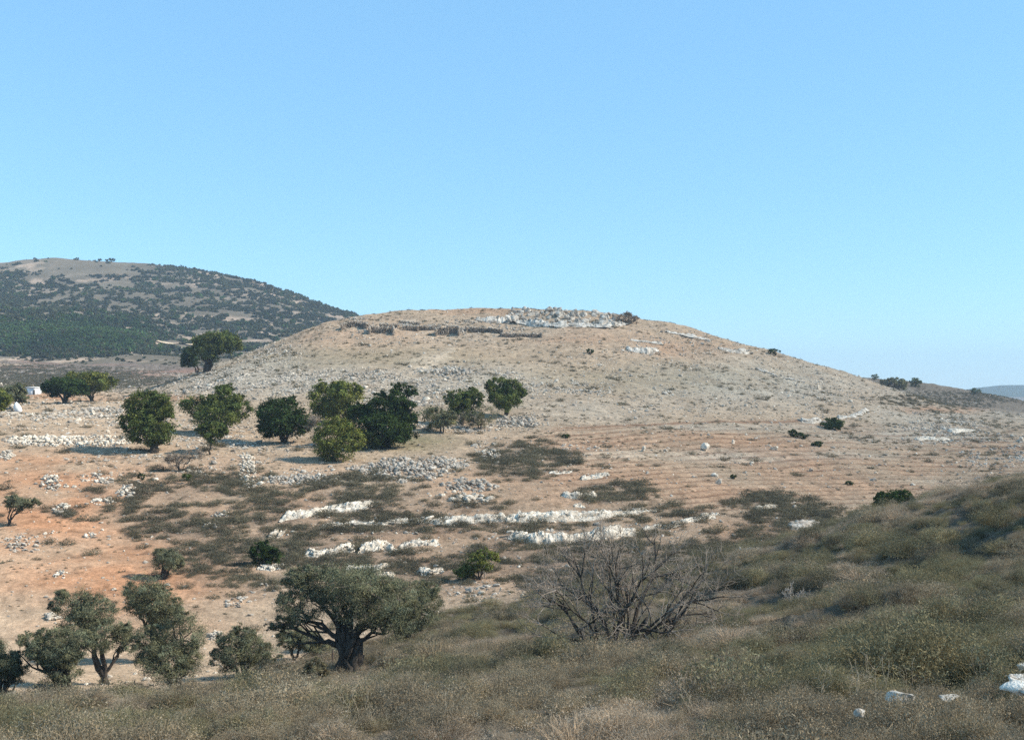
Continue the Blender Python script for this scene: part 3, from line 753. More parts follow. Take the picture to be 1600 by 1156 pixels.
# summit crag of heaped boulders
e = empty('boulder_crag', ground_at(880, 506))
tag(e, 'crag of heaped pale boulders crowning the summit of the mound', 'crag')
eo = np.array(e.location)
crag = blockrow('crag_face', None, [(800, 502), (830, 507), (870, 509), (910, 509), (950, 510), (985, 506)], 150, [1.0, 1.9, 1.8, 1.9, 1.4, 0.6], 4.5, 'boulder', 71, None, 0.5)
crag.location = Vector(crag.location) - Vector(e.location); crag.parent = e
bprot = [rock_mesh('boulder', 400 + k, 'boulder', 3 if k < 3 else 2, 0.9) for k in range(9)]
rg = np.random.default_rng(77)
for k in range(130):
    uu = rg.uniform(795, 985) if k < 125 else rg.uniform(765, 1000)
    top = np.interp(uu, [760, 800, 850, 900, 960, 1000], [480, 483, 484, 486, 492, 503])
    bot = np.interp(uu, [760, 800, 860, 900, 960, 1000], [490, 508, 511, 511, 513, 508])
    p = ground_at(uu, min(rg.uniform(top + 1, bot), bot))
    s = float(np.clip(np.exp(rg.normal(-0.35, 0.4)), 0.3, 1.35)) * (1.1 if uu < 960 else 0.7)
    o = link('boulder', bprot[k % 9], e, p - eo + np.array([0, 0, s * rg.uniform(0.0, 0.35) + 0.15]))
    o.scale = (s, s * rg.uniform(0.8, 1.1), s * rg.uniform(0.8, 1.1)); o.rotation_euler = (rg.uniform(-0.4, 0.4), rg.uniform(-0.4, 0.4), rg.uniform(0, 6.28))

# excavated square pits: masonry walls
def dug_wall(label, v0, ud, hgt, mat='brownstone', seed=0):
    rg = np.random.default_rng(seed)
    us_ = [q[0] for q in ud]; yb = np.median([ground_at(q, v0)[1] for q in np.linspace(min(us_), max(us_), 9)])
    cn = np.array([((q[0] - U0) / F * yb, yb + q[1]) for q in ud]); P = []
    for i in range(len(cn) - 1):
        for t in np.linspace(0, 1, 9)[:-1]: P.append(cn[i] * (1 - t) + cn[i + 1] * t)
    P = np.array(P + [cn[-1]]); P = np.column_stack([P, gh(P[:, 0], P[:, 1])]); P[:, 2] = np.convolve(np.pad(P[:, 2], (4, 4), mode='edge'), np.ones(9) / 9, 'valid')
    L = np.concatenate([[0], np.cumsum(np.linalg.norm(np.diff(P[:, :2], axis=0), axis=1))])
    b = Buf(); off = P.mean(0)
    hgt *= 0.9; rows = max(3, int(hgt / 0.28)); s = 0
    nb_ = np.array([0.0, 0.28, 0]); n_ = len(P); lo = P + nb_ - off - np.array([0, 0, 0.4]); hi = lo + np.array([0, 0, 0.4 + hgt * 0.72]); bk = np.array([0, 0.5, 0])
    bb = np.concatenate([lo, hi, hi + bk, lo + bk]); b.add(bb, np.array([(q * n_ + i, q * n_ + i + 1, (q + 1) * n_ + i + 1, (q + 1) * n_ + i) for q in range(3) for i in range(n_ - 1)]))
    for r in range(rows):
        s = rg.uniform(0, 0.3)
        while s < L[-1]:
            wd = rg.uniform(0.35, 0.8)
            c = np.array([np.interp(s + wd / 2, L, P[:, q]) for q in range(3)])
            d = P[min(np.searchsorted(L, s + wd / 2), len(P) - 1)] - P[max(np.searchsorted(L, s + wd / 2) - 1, 0)]
            an = math.atan2(d[1], d[0]) + rg.uniform(-0.06, 0.06)
            top = hgt * (0.75 + 0.25 * vnoise(np.array([s]), np.array([seed * 1.0]), 3)[0])
            zz = 0.28 * r + 0.14
            if zz < top:
                v_, f_ = rock_verts(rg, 1, 0.9, 3)
                v_ = v_ * np.array([wd * 0.58, 0.34 * rg.uniform(0.9, 1.2), 0.19])
                ca, sa = math.cos(an), math.sin(an)
                v_ = v_ @ np.array([[ca, sa, 0], [-sa, ca, 0], [0, 0, 1]])
                b.add(v_ + c + np.array([0, 0, zz]) - off, f_)
            s += wd * 0.96
    o = link('ruin_wall', b.mesh('ruin_wall', mat), None, off)
    cb = Buf()
    for q in range(int(L[-1] * 6)):
        s_ = rg.uniform(-0.4, L[-1] + 0.4); c = np.array([np.interp(s_, L, P[:, k]) for k in range(3)])
        v_, f_ = rock_verts(rg, 1, 0.7, 4); z_ = rg.uniform(0.14, 0.34)
        cb.add(v_ * z_ + c - off + np.array([0, rg.uniform(0.1, 1.6), hgt * rg.uniform(0.78, 0.98)]), f_)
    tag(link('capping_stones', cb.mesh('capping_stones', 'stone'), o), kind='stuff')
    # spoil banked behind the wall, level with its top
    n_ = len(P); ring = [P + np.array([0, 0.35, -0.4]), P + np.array([0, 0.4, hgt * 0.8]), P + np.array([0, 2.0, hgt * 0.85])]
    last = P + np.array([0, 5.0, 0]); last[:, 2] = gh(last[:, 0], last[:, 1]) - 0.1; ring.append(last)
    sv = np.concatenate(ring) - off
    sp_ = mesh_from('spoil_bank', sv, np.array([(q * n_ + i, q * n_ + i + 1, (q + 1) * n_ + i + 1, (q + 1) * n_ + i) for q in range(3) for i in range(n_ - 1)]), 'ground', np.full((len(sv), 3), (0.44, 0.34, 0.245)), True)
    link('spoil_bank', sp_, o)
    return tag(o, label, 'stone wall')
dug_wall('curved excavated wall at the left end of the dig', 512, [(535, -2.6), (541, -0.4), (556, 0.2), (566, -0.4), (575, -2.8)], 1.7, seed=1)
dug_wall('square cut wall in the lower left dig trench', 521, [(578, -2.0), (579, 0), (614, 0), (616, -2.2)], 1.9, seed=2)
dug_wall('short wall above the lower left trench', 512, [(594, -0.8), (596, 0), (620, 0.3)], 1.2, seed=3)
dug_wall('stepped wall in the middle of the dig', 517, [(631, -1.2), (633, 0), (652, 0), (653, 1.5), (688, 1.7)], 1.4, seed=4)
dug_wall('deep dark trench wall left of centre of the dig', 523, [(681, -2.5), (684, -0.5), (699, 0), (701, 0.9), (716, 0.6), (717, -2.0)], 2.2, seed=5)
dug_wall('long low wall running right from the deep trench', 519, [(728, -0.8), (730, 0), (764, -0.8), (766, -2.2), (786, -3.4)], 1.4, seed=6)
dug_wall('lowest brown wall ending at a small block', 527, [(782, 0), (838, -0.3), (846, -0.3), (846, -1.4)], 1.1, seed=7)
dug_wall('thin buried wall on the upper terrace of the dig', 506, [(625, 0), (656, -0.6)], 0.8, seed=8)
for lab, a in [('pale stones rimming the left dig pit', (530, 580, 496, 502)), ('pale stones between the dig trenches', (622, 650, 504, 514)), ('rubble bank on the middle of the dig', (690, 770, 498, 508)),
               ('stone rubble right of the deep trench', (717, 730, 512, 524)), ('stone rubble leading up to the cliff', (755, 835, 508, 520))]:
    pile(lab, a[0], a[1], a[2], a[3], 70, 0.42, 'stone', 0.3)

# single boulders
for lab, uu, vv, s in [('upright white boulder standing on the ploughed field', 1103, 704, 0.62), ('lone white boulder right of the upright one', 1210, 703, 0.5), ('small white boulder on the lower ploughed field', 1268, 736, 0.38),
                       ('small pale boulder near two tiny stones', 1146, 693, 0.32), ('white boulder at the left end of the field', 1005, 706, 0.42), ('pale boulder below the ploughed terraces', 1122, 756, 0.4),
                       ('white boulder beside the right edge scrub', 1242, 796, 0.28), ('pale lone boulder in the stony rows on the left', 146, 648, 0.45), ('white boulder at the right border of the photo', 1594, 690, 0.6), ('flat pale stone on the upper right flank', 1279, 608, 0.8)]:
    p = ground_at(uu, vv)
    o = link('boulder', rock_mesh('boulder', int(uu), 'lime', 3, 0.95), None, p + np.array([0, 0, s * 0.5])); o.scale = (s, s, s * 1.15); tag(o, lab, 'boulder')
for lab, uu, vv, s, fl in [('rounded white boulder among the near brush', 1407, 1112, 0.2, 0.9), ('small jagged white stone left of the rounded near boulder', 1345, 1138, 0.12, 0.8), ('flat grey stone in the near brush', 1483, 1112, 0.16, 0.5)]:
    p = ground_at(uu, vv + 22)
    o = link('boulder', rock_mesh('boulder', int(uu), 'boulder', 3, fl), None, p + np.array([0, 0, 0.38])); o.scale = (s * 0.9, s * 0.8, s * 0.8); tag(o, lab, 'boulder')
for lab, uu, vv, sx in [('layered white slab at the right edge, topmost', 1602, 1064, 0.24), ('orange-stained white slab at the right edge, middle one', 1590, 1084, 0.34), ('broad pale slab at the right edge, lowest', 1600, 1108, 0.36)]:
    p = ground_at(uu, vv + 20)
    o = link('rock_slab', rock_mesh('rock_slab', int(vv), 'boulder', 3, 0.28), None, p + np.array([0, 0, 0.42])); o.scale = (sx, sx, sx); o.rotation_euler = (0.1, -0.25, 0.3); tag(o, lab, 'rock slab')

# ------------------------------------------------------------------ vegetation
def leaves(rg, cen, rad, n, size, aspect=1.0, hang=0.0, cvar=0.25, clump=None, shell=0.62):
    """n small triangles gathered in clumps through an ellipsoid's outer volume"""
    cen = np.asarray(cen, float); rad = np.asarray(rad, float)
    nc = clump or max(14, n // 80)
    d = rg.normal(size=(nc, 3)); d /= np.linalg.norm(d, axis=1)[:, None]
    r = shell + (1 - shell) * rg.random(nc) ** 0.7
    inner = rg.random(nc) < 0.14; r[inner] *= rg.uniform(0.3, 0.9, inner.sum())
    # uneven outline: low-frequency bulges
    b = 0.80 + 0.34 * vnoise(d[:, 0] * 2.1 + cen[0] * 3, d[:, 2] * 2.1 + d[:, 1] * 1.7 + cen[2] * 5, 3)
    cc = cen + d * (r * b)[:, None] * rad
    cs = rad.mean() * rg.uniform(0.09, 0.23, nc)
    i = rg.integers(0, nc, n)
    p = cc[i] + rg.normal(size=(n, 3)) * (cs[i] * 0.75)[:, None] * np.array([1.15, 1.15, 0.8])
    ax = rg.normal(size=(n, 3)); ax[:, 2] -= hang; ax /= np.linalg.norm(ax, axis=1)[:, None]
    nr = (p - cen) / rad; nr = nr / (np.linalg.norm(nr, axis=1)[:, None] + 1e-6) + rg.normal(size=(n, 3)) * 0.7 + np.array([0, 0, 0.3])
    sd_ = np.cross(ax, nr); sd_ /= np.linalg.norm(sd_, axis=1)[:, None] + 1e-9
    L = (size * rg.uniform(0.6, 1.3, n))[:, None]; Wd = L * aspect
    v = np.stack([p - ax * L * 0.5, p + sd_ * Wd * 0.5 + ax * L * 0.1, p + ax * L * 0.6 - sd_ * Wd * 0.3], 1).reshape(-1, 3)
    col = np.clip(rg.normal(1.0, cvar, nc), 0.45, 1.7)[i] * rg.uniform(0.8, 1.2, n)
    warm = rg.uniform(0.9, 1.12, nc)[i]
    c = np.repeat(np.column_stack([col * warm, col, col * (2 - warm)]), 3, 0)
    return v, np.arange(3 * n).reshape(-1, 3), c, cc

def wob(rg, a, b, k=5, amp=0.12):
    a = np.asarray(a, float); b = np.asarray(b, float)
    t = np.linspace(0, 1, k)[:, None]; L = np.linalg.norm(b - a)
    p = a + (b - a) * t + rg.normal(size=(k, 3)) * amp * L * np.sin(t * math.pi)
    return p

def tree(name, label, cat, base, lobes, leafmat, n, lsize, aspect=0.7, trunk=0.18, seed=0, bark='bark', group=None, stems=1, hang=0.0, ymin=9, D_=None, twigs=0, spread=0.5, drop=0.3, limbs=True, shell=0.62, cvar=0.25, rise=0.0):
    """lobes: (cu, cv, ru, rv) as seen from the camera; turned into real ellipsoids about the trunk"""
    rg = np.random.default_rng(seed + int(base[0]) * 3 + int(base[1]))
    p0 = ground_at(base[0], base[1], ymin) if D_ is None else np.array([(base[0] - U0) / F * D_, D_, float(gh((base[0] - U0) / F * D_, D_))])
    Dp = p0[1]; m = Dp / F
    e = empty(name, p0); tag(e, label, cat, group)
    crown = Buf(); wood = Buf(); tw = Buf()
    ext = []
    for (cu, cv, ru, rv) in lobes:
        for _ in range(3 if len(lobes) > 1 else 5):
            t_ = rg.uniform(-0.35, math.pi + 0.35); q_ = rg.uniform(0.28, 0.45)
            ext.append((cu + math.cos(t_) * ru * 0.8, cv - math.sin(t_) * rv * 0.8, ru * q_, rv * q_))
    if cat == 'oak tree' or cat == 'tree': n = int(n * 1.35)
    lobes = [(l[0], l[1], l[2] * 1.0, l[3] * 1.0) for l in lobes] + ext; nmain = len(lobes) - len(ext)
    vol = np.array([l[2] ** 2 * l[3] for l in lobes], float) ** 0.67; vol /= vol.sum()
    cents = []
    for q, (cu, cv, ru, rv) in enumerate(lobes):
        c = np.array([(cu - U0) * m, Dp + (rg.uniform(-1, 1) * spread * ru * m if len(lobes) > 1 else 0), (V0 - cv) * m])
        r = np.array([ru * m, ru * m * 0.95, rv * m])
        v, f, cc, cl = leaves(rg, c, r, int(n * vol[q]), lsize, aspect, hang, cvar, shell=shell)
        crown.add(v - p0, f, cc)
        cents.append((c, r, cl))
    top = np.mean([c for c, r, cl in cents], 0)
    for s in range(stems):
        ang = s * 2.4 + 0.4
        b0 = p0 + np.array([math.cos(ang), math.sin(ang), 0]) * trunk * (0.9 if stems > 1 else 0) - np.array([0, 0, drop - rise])
        for q, (c, r, cl) in enumerate(cents[:nmain]):
            if stems > 1 and q % stems != s and len(cents) > 1: continue
            fork = p0 + (c - p0) * np.array([0.35, 0.35, 0.45 if rise == 0 else 0.62]) + np.array([0, 0, 0.05])
            end = c + np.array([0, 0, -0.1]) * r
            P = np.concatenate([wob(rg, b0, fork, 5, 0.07), wob(rg, fork, end, 5, 0.1)[1:]])
            rad = trunk * np.interp(np.linspace(0, 1, len(P)), [0, 0.12, 0.5, 1], [1.45, 1.0, 0.62, 0.22]) * (0.85 + 0.15 * (q == 0))
            tube(wood, P - p0, rad, 8)
            if limbs:
                for k in range(min(12, len(cl))):
                    t_ = cl[rg.integers(len(cl))]; st = P[rg.integers(4, len(P))]
                    B = wob(rg, st, t_, 4, 0.12); tube(wood, B - p0, np.array([0.3, 0.2, 0.12, 0.05]) * trunk, 5)
        if twigs:
            for k in range(twigs):
                c, r, cl = cents[rg.integers(len(cents))]; t_ = cl[rg.integers(len(cl))]
                d = (t_ - c); d /= np.linalg.norm(d) + 1e-6
                B = wob(rg, c + d * r * 0.5, c + d * r * rg.uniform(1.0, 1.25) + rg.normal(size=3) * 0.1, 4, 0.1)
                tube(tw, B - p0, np.array([1, 0.7, 0.5, 0.3]) * 0.012 * max(1, Dp / 45), 3)
    link('trunk', wood.mesh('trunk', bark, smooth=True), e)
    link('crown', crown.mesh('crown', leafmat), e)
    if twigs: link('twigs', tw.mesh('twigs', 'twig'), e)
    return e

# oak grove at the foot of the mound
T = tree
T('oak_tree', 'tall two-tiered green oak at the left end of the grove', 'oak tree', (243, 707), [(228, 640, 37, 27), (234, 668, 36, 27), (218, 662, 27, 30), (250, 678, 20, 16)], 'oak', 17000, 0.26, seed=1, trunk=0.32)
T('oak_tree', 'wide spreading green oak, second from the left in the grove', 'oak tree', (345, 676), [(318, 636, 33, 17), (350, 622, 24, 20), (372, 637, 22, 20), (342, 648, 36, 22)], 'oak', 16000, 0.27, seed=2, trunk=0.3)
T('oak_tree', 'small round oak on a bare stem in front of the wide oak', 'oak tree', (327, 711), [(330, 676, 22, 16)], 'oak', 4500, 0.22, seed=3, trunk=0.11)
T('oak_tree', 'dark dome-shaped oak with a long shadow to its left', 'oak tree', (444, 692), [(440, 652, 36, 30), (462, 660, 26, 22), (425, 664, 22, 20)], 'oakdark', 15000, 0.26, seed=4, trunk=0.3, twigs=80, cvar=0.4)
T('oak_tree', 'pale loose oak standing behind the big dark oak', 'oak tree', (526, 664), [(510, 625, 28, 28), (535, 618, 30, 22), (525, 642, 34, 18)], 'oaklight', 13000, 0.3, seed=5, trunk=0.3, twigs=120)
T('oak_tree', 'largest darkest oak in the middle of the grove', 'oak tree', (603, 700), [(628, 622, 22, 24), (594, 642, 27, 28), (600, 672, 42, 28), (568, 655, 26, 28), (632, 668, 22, 32), (642, 645, 12, 16)], 'oakdark', 26000, 0.26, seed=6, trunk=0.4)
T('oak_tree', 'round yellow-green oak bush in front of the darkest oak', 'oak tree', (522, 722), [(525, 688, 36, 33)], 'oaklight', 13000, 0.2, seed=7, trunk=0.2, shell=0.8)
T('bare_shrub', 'leafless grey shrub tucked between the dark dome oak and the round bush', 'shrub', (497, 700), [(498, 672, 19, 24)], 'twiggy', 3000, 0.3, 0.16, seed=8, trunk=0.08, twigs=90)
T('oak_tree', 'thin grey-green small tree right of the darkest oak', 'tree', (690, 677), [(682, 652, 27, 17), (700, 656, 14, 12)], 'oakgrey', 5000, 0.24, 0.5, seed=9, trunk=0.12, twigs=60)
T('oak_tree', 'green oak half hidden by grey shrubs near the grove end', 'oak tree', (722, 664), [(716, 628, 20, 20), (738, 622, 18, 16), (722, 642, 18, 16)], 'oak', 9000, 0.25, seed=10, trunk=0.2)
T('bare_shrub', 'grey twiggy shrub with few leaves between two oaks', 'shrub', (752, 672), [(752, 650, 27, 18), (738, 655, 18, 12)], 'oakgrey', 4000, 0.24, 0.3, seed=11, trunk=0.12, twigs=160, bark='barkdark')
T('oak_tree', 'round green oak at the right end of the grove', 'oak tree', (791, 650), [(778, 606, 20, 18), (802, 610, 18, 17), (788, 624, 26, 16)], 'oak', 12000, 0.25, seed=12, trunk=0.24)
T('oak_tree', 'umbrella-shaped leaning oak on the left shoulder of the mound', 'oak tree', (322, 581), [(340, 534, 32, 15), (325, 548, 26, 15), (355, 535, 23, 15)], 'oak', 11000, 0.5, seed=13, trunk=0.45, stems=2)
T('oak_tree', 'dark low oak beside the umbrella-shaped oak', 'oak tree', (312, 582), [(300, 558, 15, 15), (292, 566, 10, 9)], 'oakdark', 4500, 0.45, seed=14, trunk=0.25)
T('oak_tree', 'yellow-green spreading tree on the left plain', 'tree', (143, 627), [(135, 598, 26, 18), (160, 598, 22, 15), (118, 597, 20, 15)], 'oaklight', 12000, 0.38, seed=15, trunk=0.25, stems=2)
T('oak_tree', 'dark spreading tree touching the yellow-green one on the plain', 'tree', (102, 630), [(95, 603, 27, 13), (112, 607, 22, 14), (80, 608, 16, 11)], 'oakdark', 9500, 0.36, seed=16, trunk=0.28)
T('oak_tree', 'grey feathery tree near the left border on the plain', 'tree', (26, 640), [(24, 615, 19, 15), (34, 620, 12, 12)], 'oakgrey', 5000, 0.34, 0.5, seed=17, trunk=0.15, twigs=60)
T('oak_tree', 'green tree cut by the left border', 'tree', (-6, 650), [(-4, 626, 17, 18)], 'oaklight', 5000, 0.3, seed=18, trunk=0.15)
T('bare_shrub', 'wispy brown flat-topped shrub in front of the grove', 'shrub', (280, 737), [(280, 715, 19, 11), (303, 712, 17, 9), (275, 722, 12, 9)], 'twiggy', 2800, 0.24, 0.16, seed=19, trunk=0.08, twigs=260, bark='barkdark')
T('bush', 'tiny round bush left of the wispy shrub', 'bush', (220, 752), [(220, 745, 5, 6)], 'oakdark', 600, 0.12, seed=20, trunk=0.04)
T('bush', 'tiny round bush on a stem under the wispy shrub', 'bush', (294, 756), [(292, 745, 7, 6)], 'oak', 700, 0.14, seed=21, trunk=0.04)
T('bush', 'dark round evergreen bush by pale rocks in the scrub', 'bush', (413, 884), [(409, 864, 18, 17), (424, 868, 15, 13)], 'oakdark', 7000, 0.15, seed=22, trunk=0.1, twigs=40)
T('bush', 'yellow-green bush over dead branches behind the olives', 'bush', (750, 906), [(758, 874, 20, 17), (743, 882, 20, 20), (728, 893, 18, 14)], 'oaklight', 7000, 0.13, seed=23, trunk=0.08, twigs=60)
T('bush', 'dark evergreen bush where the brushy slope meets the field', 'bush', (1396, 812), [(1398, 781, 30, 16), (1378, 788, 16, 12), (1412, 784, 16, 12)], 'oakdark', 11000, 0.17, seed=24, trunk=0.15, D_=80)
T('bush', 'dark bush under the cream rocks on the right flank', 'bush', (1298, 670), [(1298, 662, 17, 9), (1310, 665, 9, 6)], 'oakdark', 3600, 0.28, seed=25, trunk=0.12)
T('bush', 'low dark bush pair on the right flank', 'bush', (1244, 684), [(1238, 677, 8, 5), (1252, 681, 9, 5)], 'oakdark', 2000, 0.2, seed=26, trunk=0.08)
T('bush', 'grey round bush on the right skyline ridge', 'bush', (1396, 612), [(1390, 599, 15, 9), (1404, 602, 14, 9), (1380, 602, 8, 7)], 'oakgrey', 4500, 0.6, seed=27, trunk=0.3, ymin=380)
T('bush', 'small green bush right of the grey one on the ridge', 'bush', (1430, 605), [(1430, 598, 10, 7)], 'oak', 1800, 0.5, seed=28, trunk=0.2, ymin=380)
T('bush', 'tiny bush left of the grey one on the ridge', 'bush', (1366, 594), [(1366, 589, 6, 4)], 'oak', 700, 0.4, seed=29, trunk=0.15, ymin=380)
T('bush', 'tiny bush on the far right end of the ridge', 'bush', (1525, 616), [(1525, 611, 8, 5)], 'oak', 900, 0.4, seed=30, trunk=0.15, ymin=380)
T('bush', 'dark tuft on the right skyline of the mound', 'bush', (1211, 556), [(1210, 550, 9, 5)], 'oakdark', 900, 0.3, seed=31, trunk=0.1)
T('bare_shrub', 'grey thicket at the right end of the summit boulders', 'shrub', (980, 505), [(975, 496, 16, 8), (992, 500, 12, 6)], 'twiggy', 3000, 0.4, 0.3, seed=32, trunk=0.1, twigs=120)
T('bush', 'small dark bush on the slope below the summit', 'bush', (921, 553), [(921, 549, 6, 4)], 'oakdark', 600, 0.25, seed=33, trunk=0.08)
T('bush', 'dark bush on the upper ploughed field', 'bush', (884, 684), [(884, 682, 7, 3)], 'oakdark', 600, 0.16, seed=331, trunk=0.05)
T('bush', 'dark bush near the small white boulder', 'bush', (1278, 697), [(1277, 694, 9, 4)], 'oakdark', 900, 0.18, seed=332, trunk=0.05)
T('bush', 'little dark tussock low on the ploughed field', 'bush', (1328, 758), [(1327, 755, 6, 4)], 'oakdark', 600, 0.14, seed=333, trunk=0.05)
T('bush', 'dark tussock left of the ploughed field centre', 'bush', (1146, 748), [(1146, 745, 5, 4)], 'oakdark', 500, 0.14, seed=334, trunk=0.05)

T('oak_tree', 'green oak standing just past the right border, its shadow falling along the near slope', 'oak tree', (1715, 850), [(1712, 745, 54, 30), (1690, 765, 44, 26), (1740, 765, 40, 30)], 'oakdark', 40000, 0.16, seed=61, trunk=0.16, D_=44.5)

# olives of the near grove
OL = dict(hang=-0.3, aspect=0.3, bark='barkdark', shell=0.55, cvar=0.3)
T('olive_tree', 'large old olive with a massive split trunk in the foreground', 'olive tree', (541, 1056), [(505, 918, 55, 30), (560, 908, 60, 30), (470, 948, 38, 26), (600, 950, 50, 36), (540, 942, 52, 26), (470, 905, 32, 20), (622, 968, 42, 26), (440, 975, 24, 16)], 'olive', 80000, 0.096, seed=40, trunk=0.16, rise=1.5, stems=3, twigs=160, D_=43, **OL)
T('olive_tree', 'olive standing behind and right of the massive olive', 'olive tree', (628, 1004), [(640, 930, 42, 28), (668, 950, 30, 30), (630, 965, 36, 22), (600, 925, 32, 24)], 'olive', 35200, 0.111, seed=41, trunk=0.26, D_=54, **OL)
T('olive_tree', 'olive with a single crooked trunk at the lower left', 'olive tree', (100, 1092), [(88, 1015, 36, 34), (118, 1005, 34, 26), (70, 1010, 30, 24), (108, 1040, 28, 24), (48, 1000, 22, 14)], 'olive', 35200, 0.089, seed=42, trunk=0.15, D_=38, **OL)
T('olive_tree', 'olive with twin leaning trunks behind the crooked one', 'olive tree', (163, 1056), [(110, 948, 32, 26), (145, 955, 34, 26), (168, 985, 36, 30), (196, 1000, 24, 24), (125, 975, 32, 24)], 'olive', 36800, 0.111, seed=43, trunk=0.12, stems=2, D_=48, **OL)
T('olive_tree', 'dark dense olive with two thick trunks right of the twin', 'olive tree', (272, 1081), [(280, 1000, 36, 42), (258, 1030, 40, 36), (232, 1010, 28, 34), (296, 1030, 22, 30)], 'olive', 38400, 0.089, seed=44, trunk=0.17, stems=2, D_=41, **OL)
T('olive_tree', 'tall thin-topped olive rising behind the dark dense one', 'olive tree', (248, 1030), [(228, 925, 34, 26), (248, 945, 34, 28), (212, 945, 20, 20), (262, 970, 26, 20)], 'olive', 35200, 0.118, seed=45, trunk=0.17, D_=54, **OL)
T('olive_tree', 'low bushy olive alone right of the dark dense one', 'olive tree', (380, 1054), [(375, 1012, 38, 26), (400, 1025, 36, 24), (352, 1030, 26, 22), (378, 992, 20, 16)], 'olive', 25600, 0.104, seed=46, trunk=0.14, stems=2, D_=48, **OL)
T('olive_tree', 'olive cut by the left border at the bottom', 'olive tree', (-6, 1095), [(4, 1035, 26, 28), (-20, 1025, 26, 30), (24, 1052, 18, 20)], 'olive', 32000, 0.089, seed=47, trunk=0.2, D_=38, **OL)
T('olive_tree', 'small grey olive between the bushy olive and the massive trunk', 'olive tree', (458, 1037), [(452, 998, 22, 20), (480, 1000, 24, 18), (505, 1015, 18, 16)], 'olive', 20800, 0.111, seed=48, trunk=0.1, stems=2, D_=52, **OL)
T('bush', 'dark upright bush at the left foot of the massive olive', 'bush', (492, 1074), [(492, 1052, 18, 20)], 'brushgreen', 7000, 0.1, 0.3, seed=49, trunk=0.04, D_=40)
T('olive_tree', 'small olive on orange soil below the scrub', 'olive tree', (256, 905), [(262, 876, 22, 17), (250, 868, 14, 12), (274, 880, 14, 12)], 'olive', 14400, 0.133, seed=50, trunk=0.16, **OL)
T('olive_tree', 'small wind-bent olive leaning right at the left border', 'olive tree', (10, 822), [(30, 788, 22, 12), (48, 785, 16, 7), (20, 782, 14, 10)], 'olive', 11200, 0.148, seed=51, trunk=0.1, **OL)

# massive trunk of the big olive: fused gnarled columns as a bole of its own
big = [o for o in COL.objects if o.get('label', '').startswith('large old olive')][0]
rg = np.random.default_rng(9); b = Buf()
for k in range(9):
    an = k * 0.7; r0 = 0.34 * rg.uniform(0.6, 1.1)
    s0 = np.array([math.cos(an) * r0 * 1.25, math.sin(an) * r0, -0.5]); t0 = np.array([math.cos(an + 0.9) * 0.30 + (-0.05 if k % 2 else 0.2), math.sin(an + 0.9) * 0.3, rg.uniform(1.7, 2.3)])
    P = wob(rg, s0, t0, 8, 0.05); tube(b, P, np.interp(np.linspace(0, 1, 8), [0, 0.2, 0.5, 1], [0.26, 0.15, 0.13, 0.10]) * rg.uniform(0.8, 1.15), 9)
link('bole', b.mesh('bole', 'barkdark', smooth=True), big)

# trees on the far skyline
for lab, uu, s in [('lone dot-like tree on the far hill crest', 156, 1.6), ('small tree left of the largest on the far crest', 167, 1.4), ('largest of the three trees on the far hill crest', 175, 2.6)]:
    a = (uu - U0) / F; y_ = 1000; p = np.array([a * y_, y_, float(H.h(a * y_, y_))]); rg = np.random.default_rng(uu)
    e = empty('crest_tree', p); tag(e, lab, 'tree')
    v, f, c, cl = leaves(rg, (0, 0, s * 0.9), (s, s, s * 0.55), 500, 1.0)
    b = Buf(); b.add(v, f, c); link('crown', b.mesh('crown', 'oakdark'), e)
    b = Buf(); tube(b, [(0, 0, -1), (0, 0, s * 0.8)], [0.4, 0.3], 5); link('trunk', b.mesh('trunk', 'bark'), e)

# maquis of the far hill
def puff(seed, n, size, aspect, mat, rad=(1, 1, 0.62), name='maquis'):
    rg = np.random.default_rng(seed); v, f, c, cl = leaves(rg, (0, 0, rad[2] * 0.75), rad, n, size, aspect, shell=0.75)
    b = Buf(); b.add(v, f, c); return b.mesh(name, mat)
mp = [puff(500 + k, 420, 0.5, 0.9, 'maquis') for k in range(4)] + [puff(520 + k, 420, 0.5, 0.9, 'maquisgreen') for k in range(2)]
rg = np.random.default_rng(12); n = 56000
yy_ = rg.uniform(425, 1060, n); aa = rg.uniform(-0.62, -0.09, n); xx = aa * yy_
zz = H.h(xx, yy_); uu = U0 + aa * F; vv = V0 - zz / yy_ * F
dn = 0.20 + 0.42 * sstep(0.4, 0.6, fbm(xx / 13, yy_ / 13, 601, 3)) - 0.3 * sstep(0.5, 0.65, fbm(xx / 70, yy_ / 25, 603, 2))
dn = np.maximum(dn, ell(uu, vv, [(100, 525, 190, 34, 1.0), (-40, 450, 90, 60, 0.7)], 0.5))
dn *= 1 - ell(uu, vv, [(110, 405, 200, 28, 0.97), (250, 468, 160, 8, 0.5), (100, 480, 130, 6, 0.5), (262, 536, 30, 4, 1.0)], 0.4)
k = rg.random(n) < dn * 0.8
xx, yy_, zz, uuk, vvk = xx[k], yy_[k], zz[k], uu[k], vv[k]; n = len(xx); s = rg.uniform(0.8, 2.2, n) * np.where(yy_ < 510, 0.4, 1)
scatter_stuff('maquis_scrub', 'dark evergreen maquis covering the far hill', mp, np.column_stack([xx, yy_, zz - 0.2]), np.column_stack([np.zeros(n), np.zeros(n), rg.uniform(0, 6.28, n)]), np.column_stack([s, s, s * rg.uniform(0.8, 1.3, n)]), np.where(rg.random(n) < 0.1 + 0.75 * ell(uuk, vvk, [(90, 525, 210, 34, 1.0)], 0.6), 4 + rg.integers(0, 2, n), rg.integers(0, 4, n)))

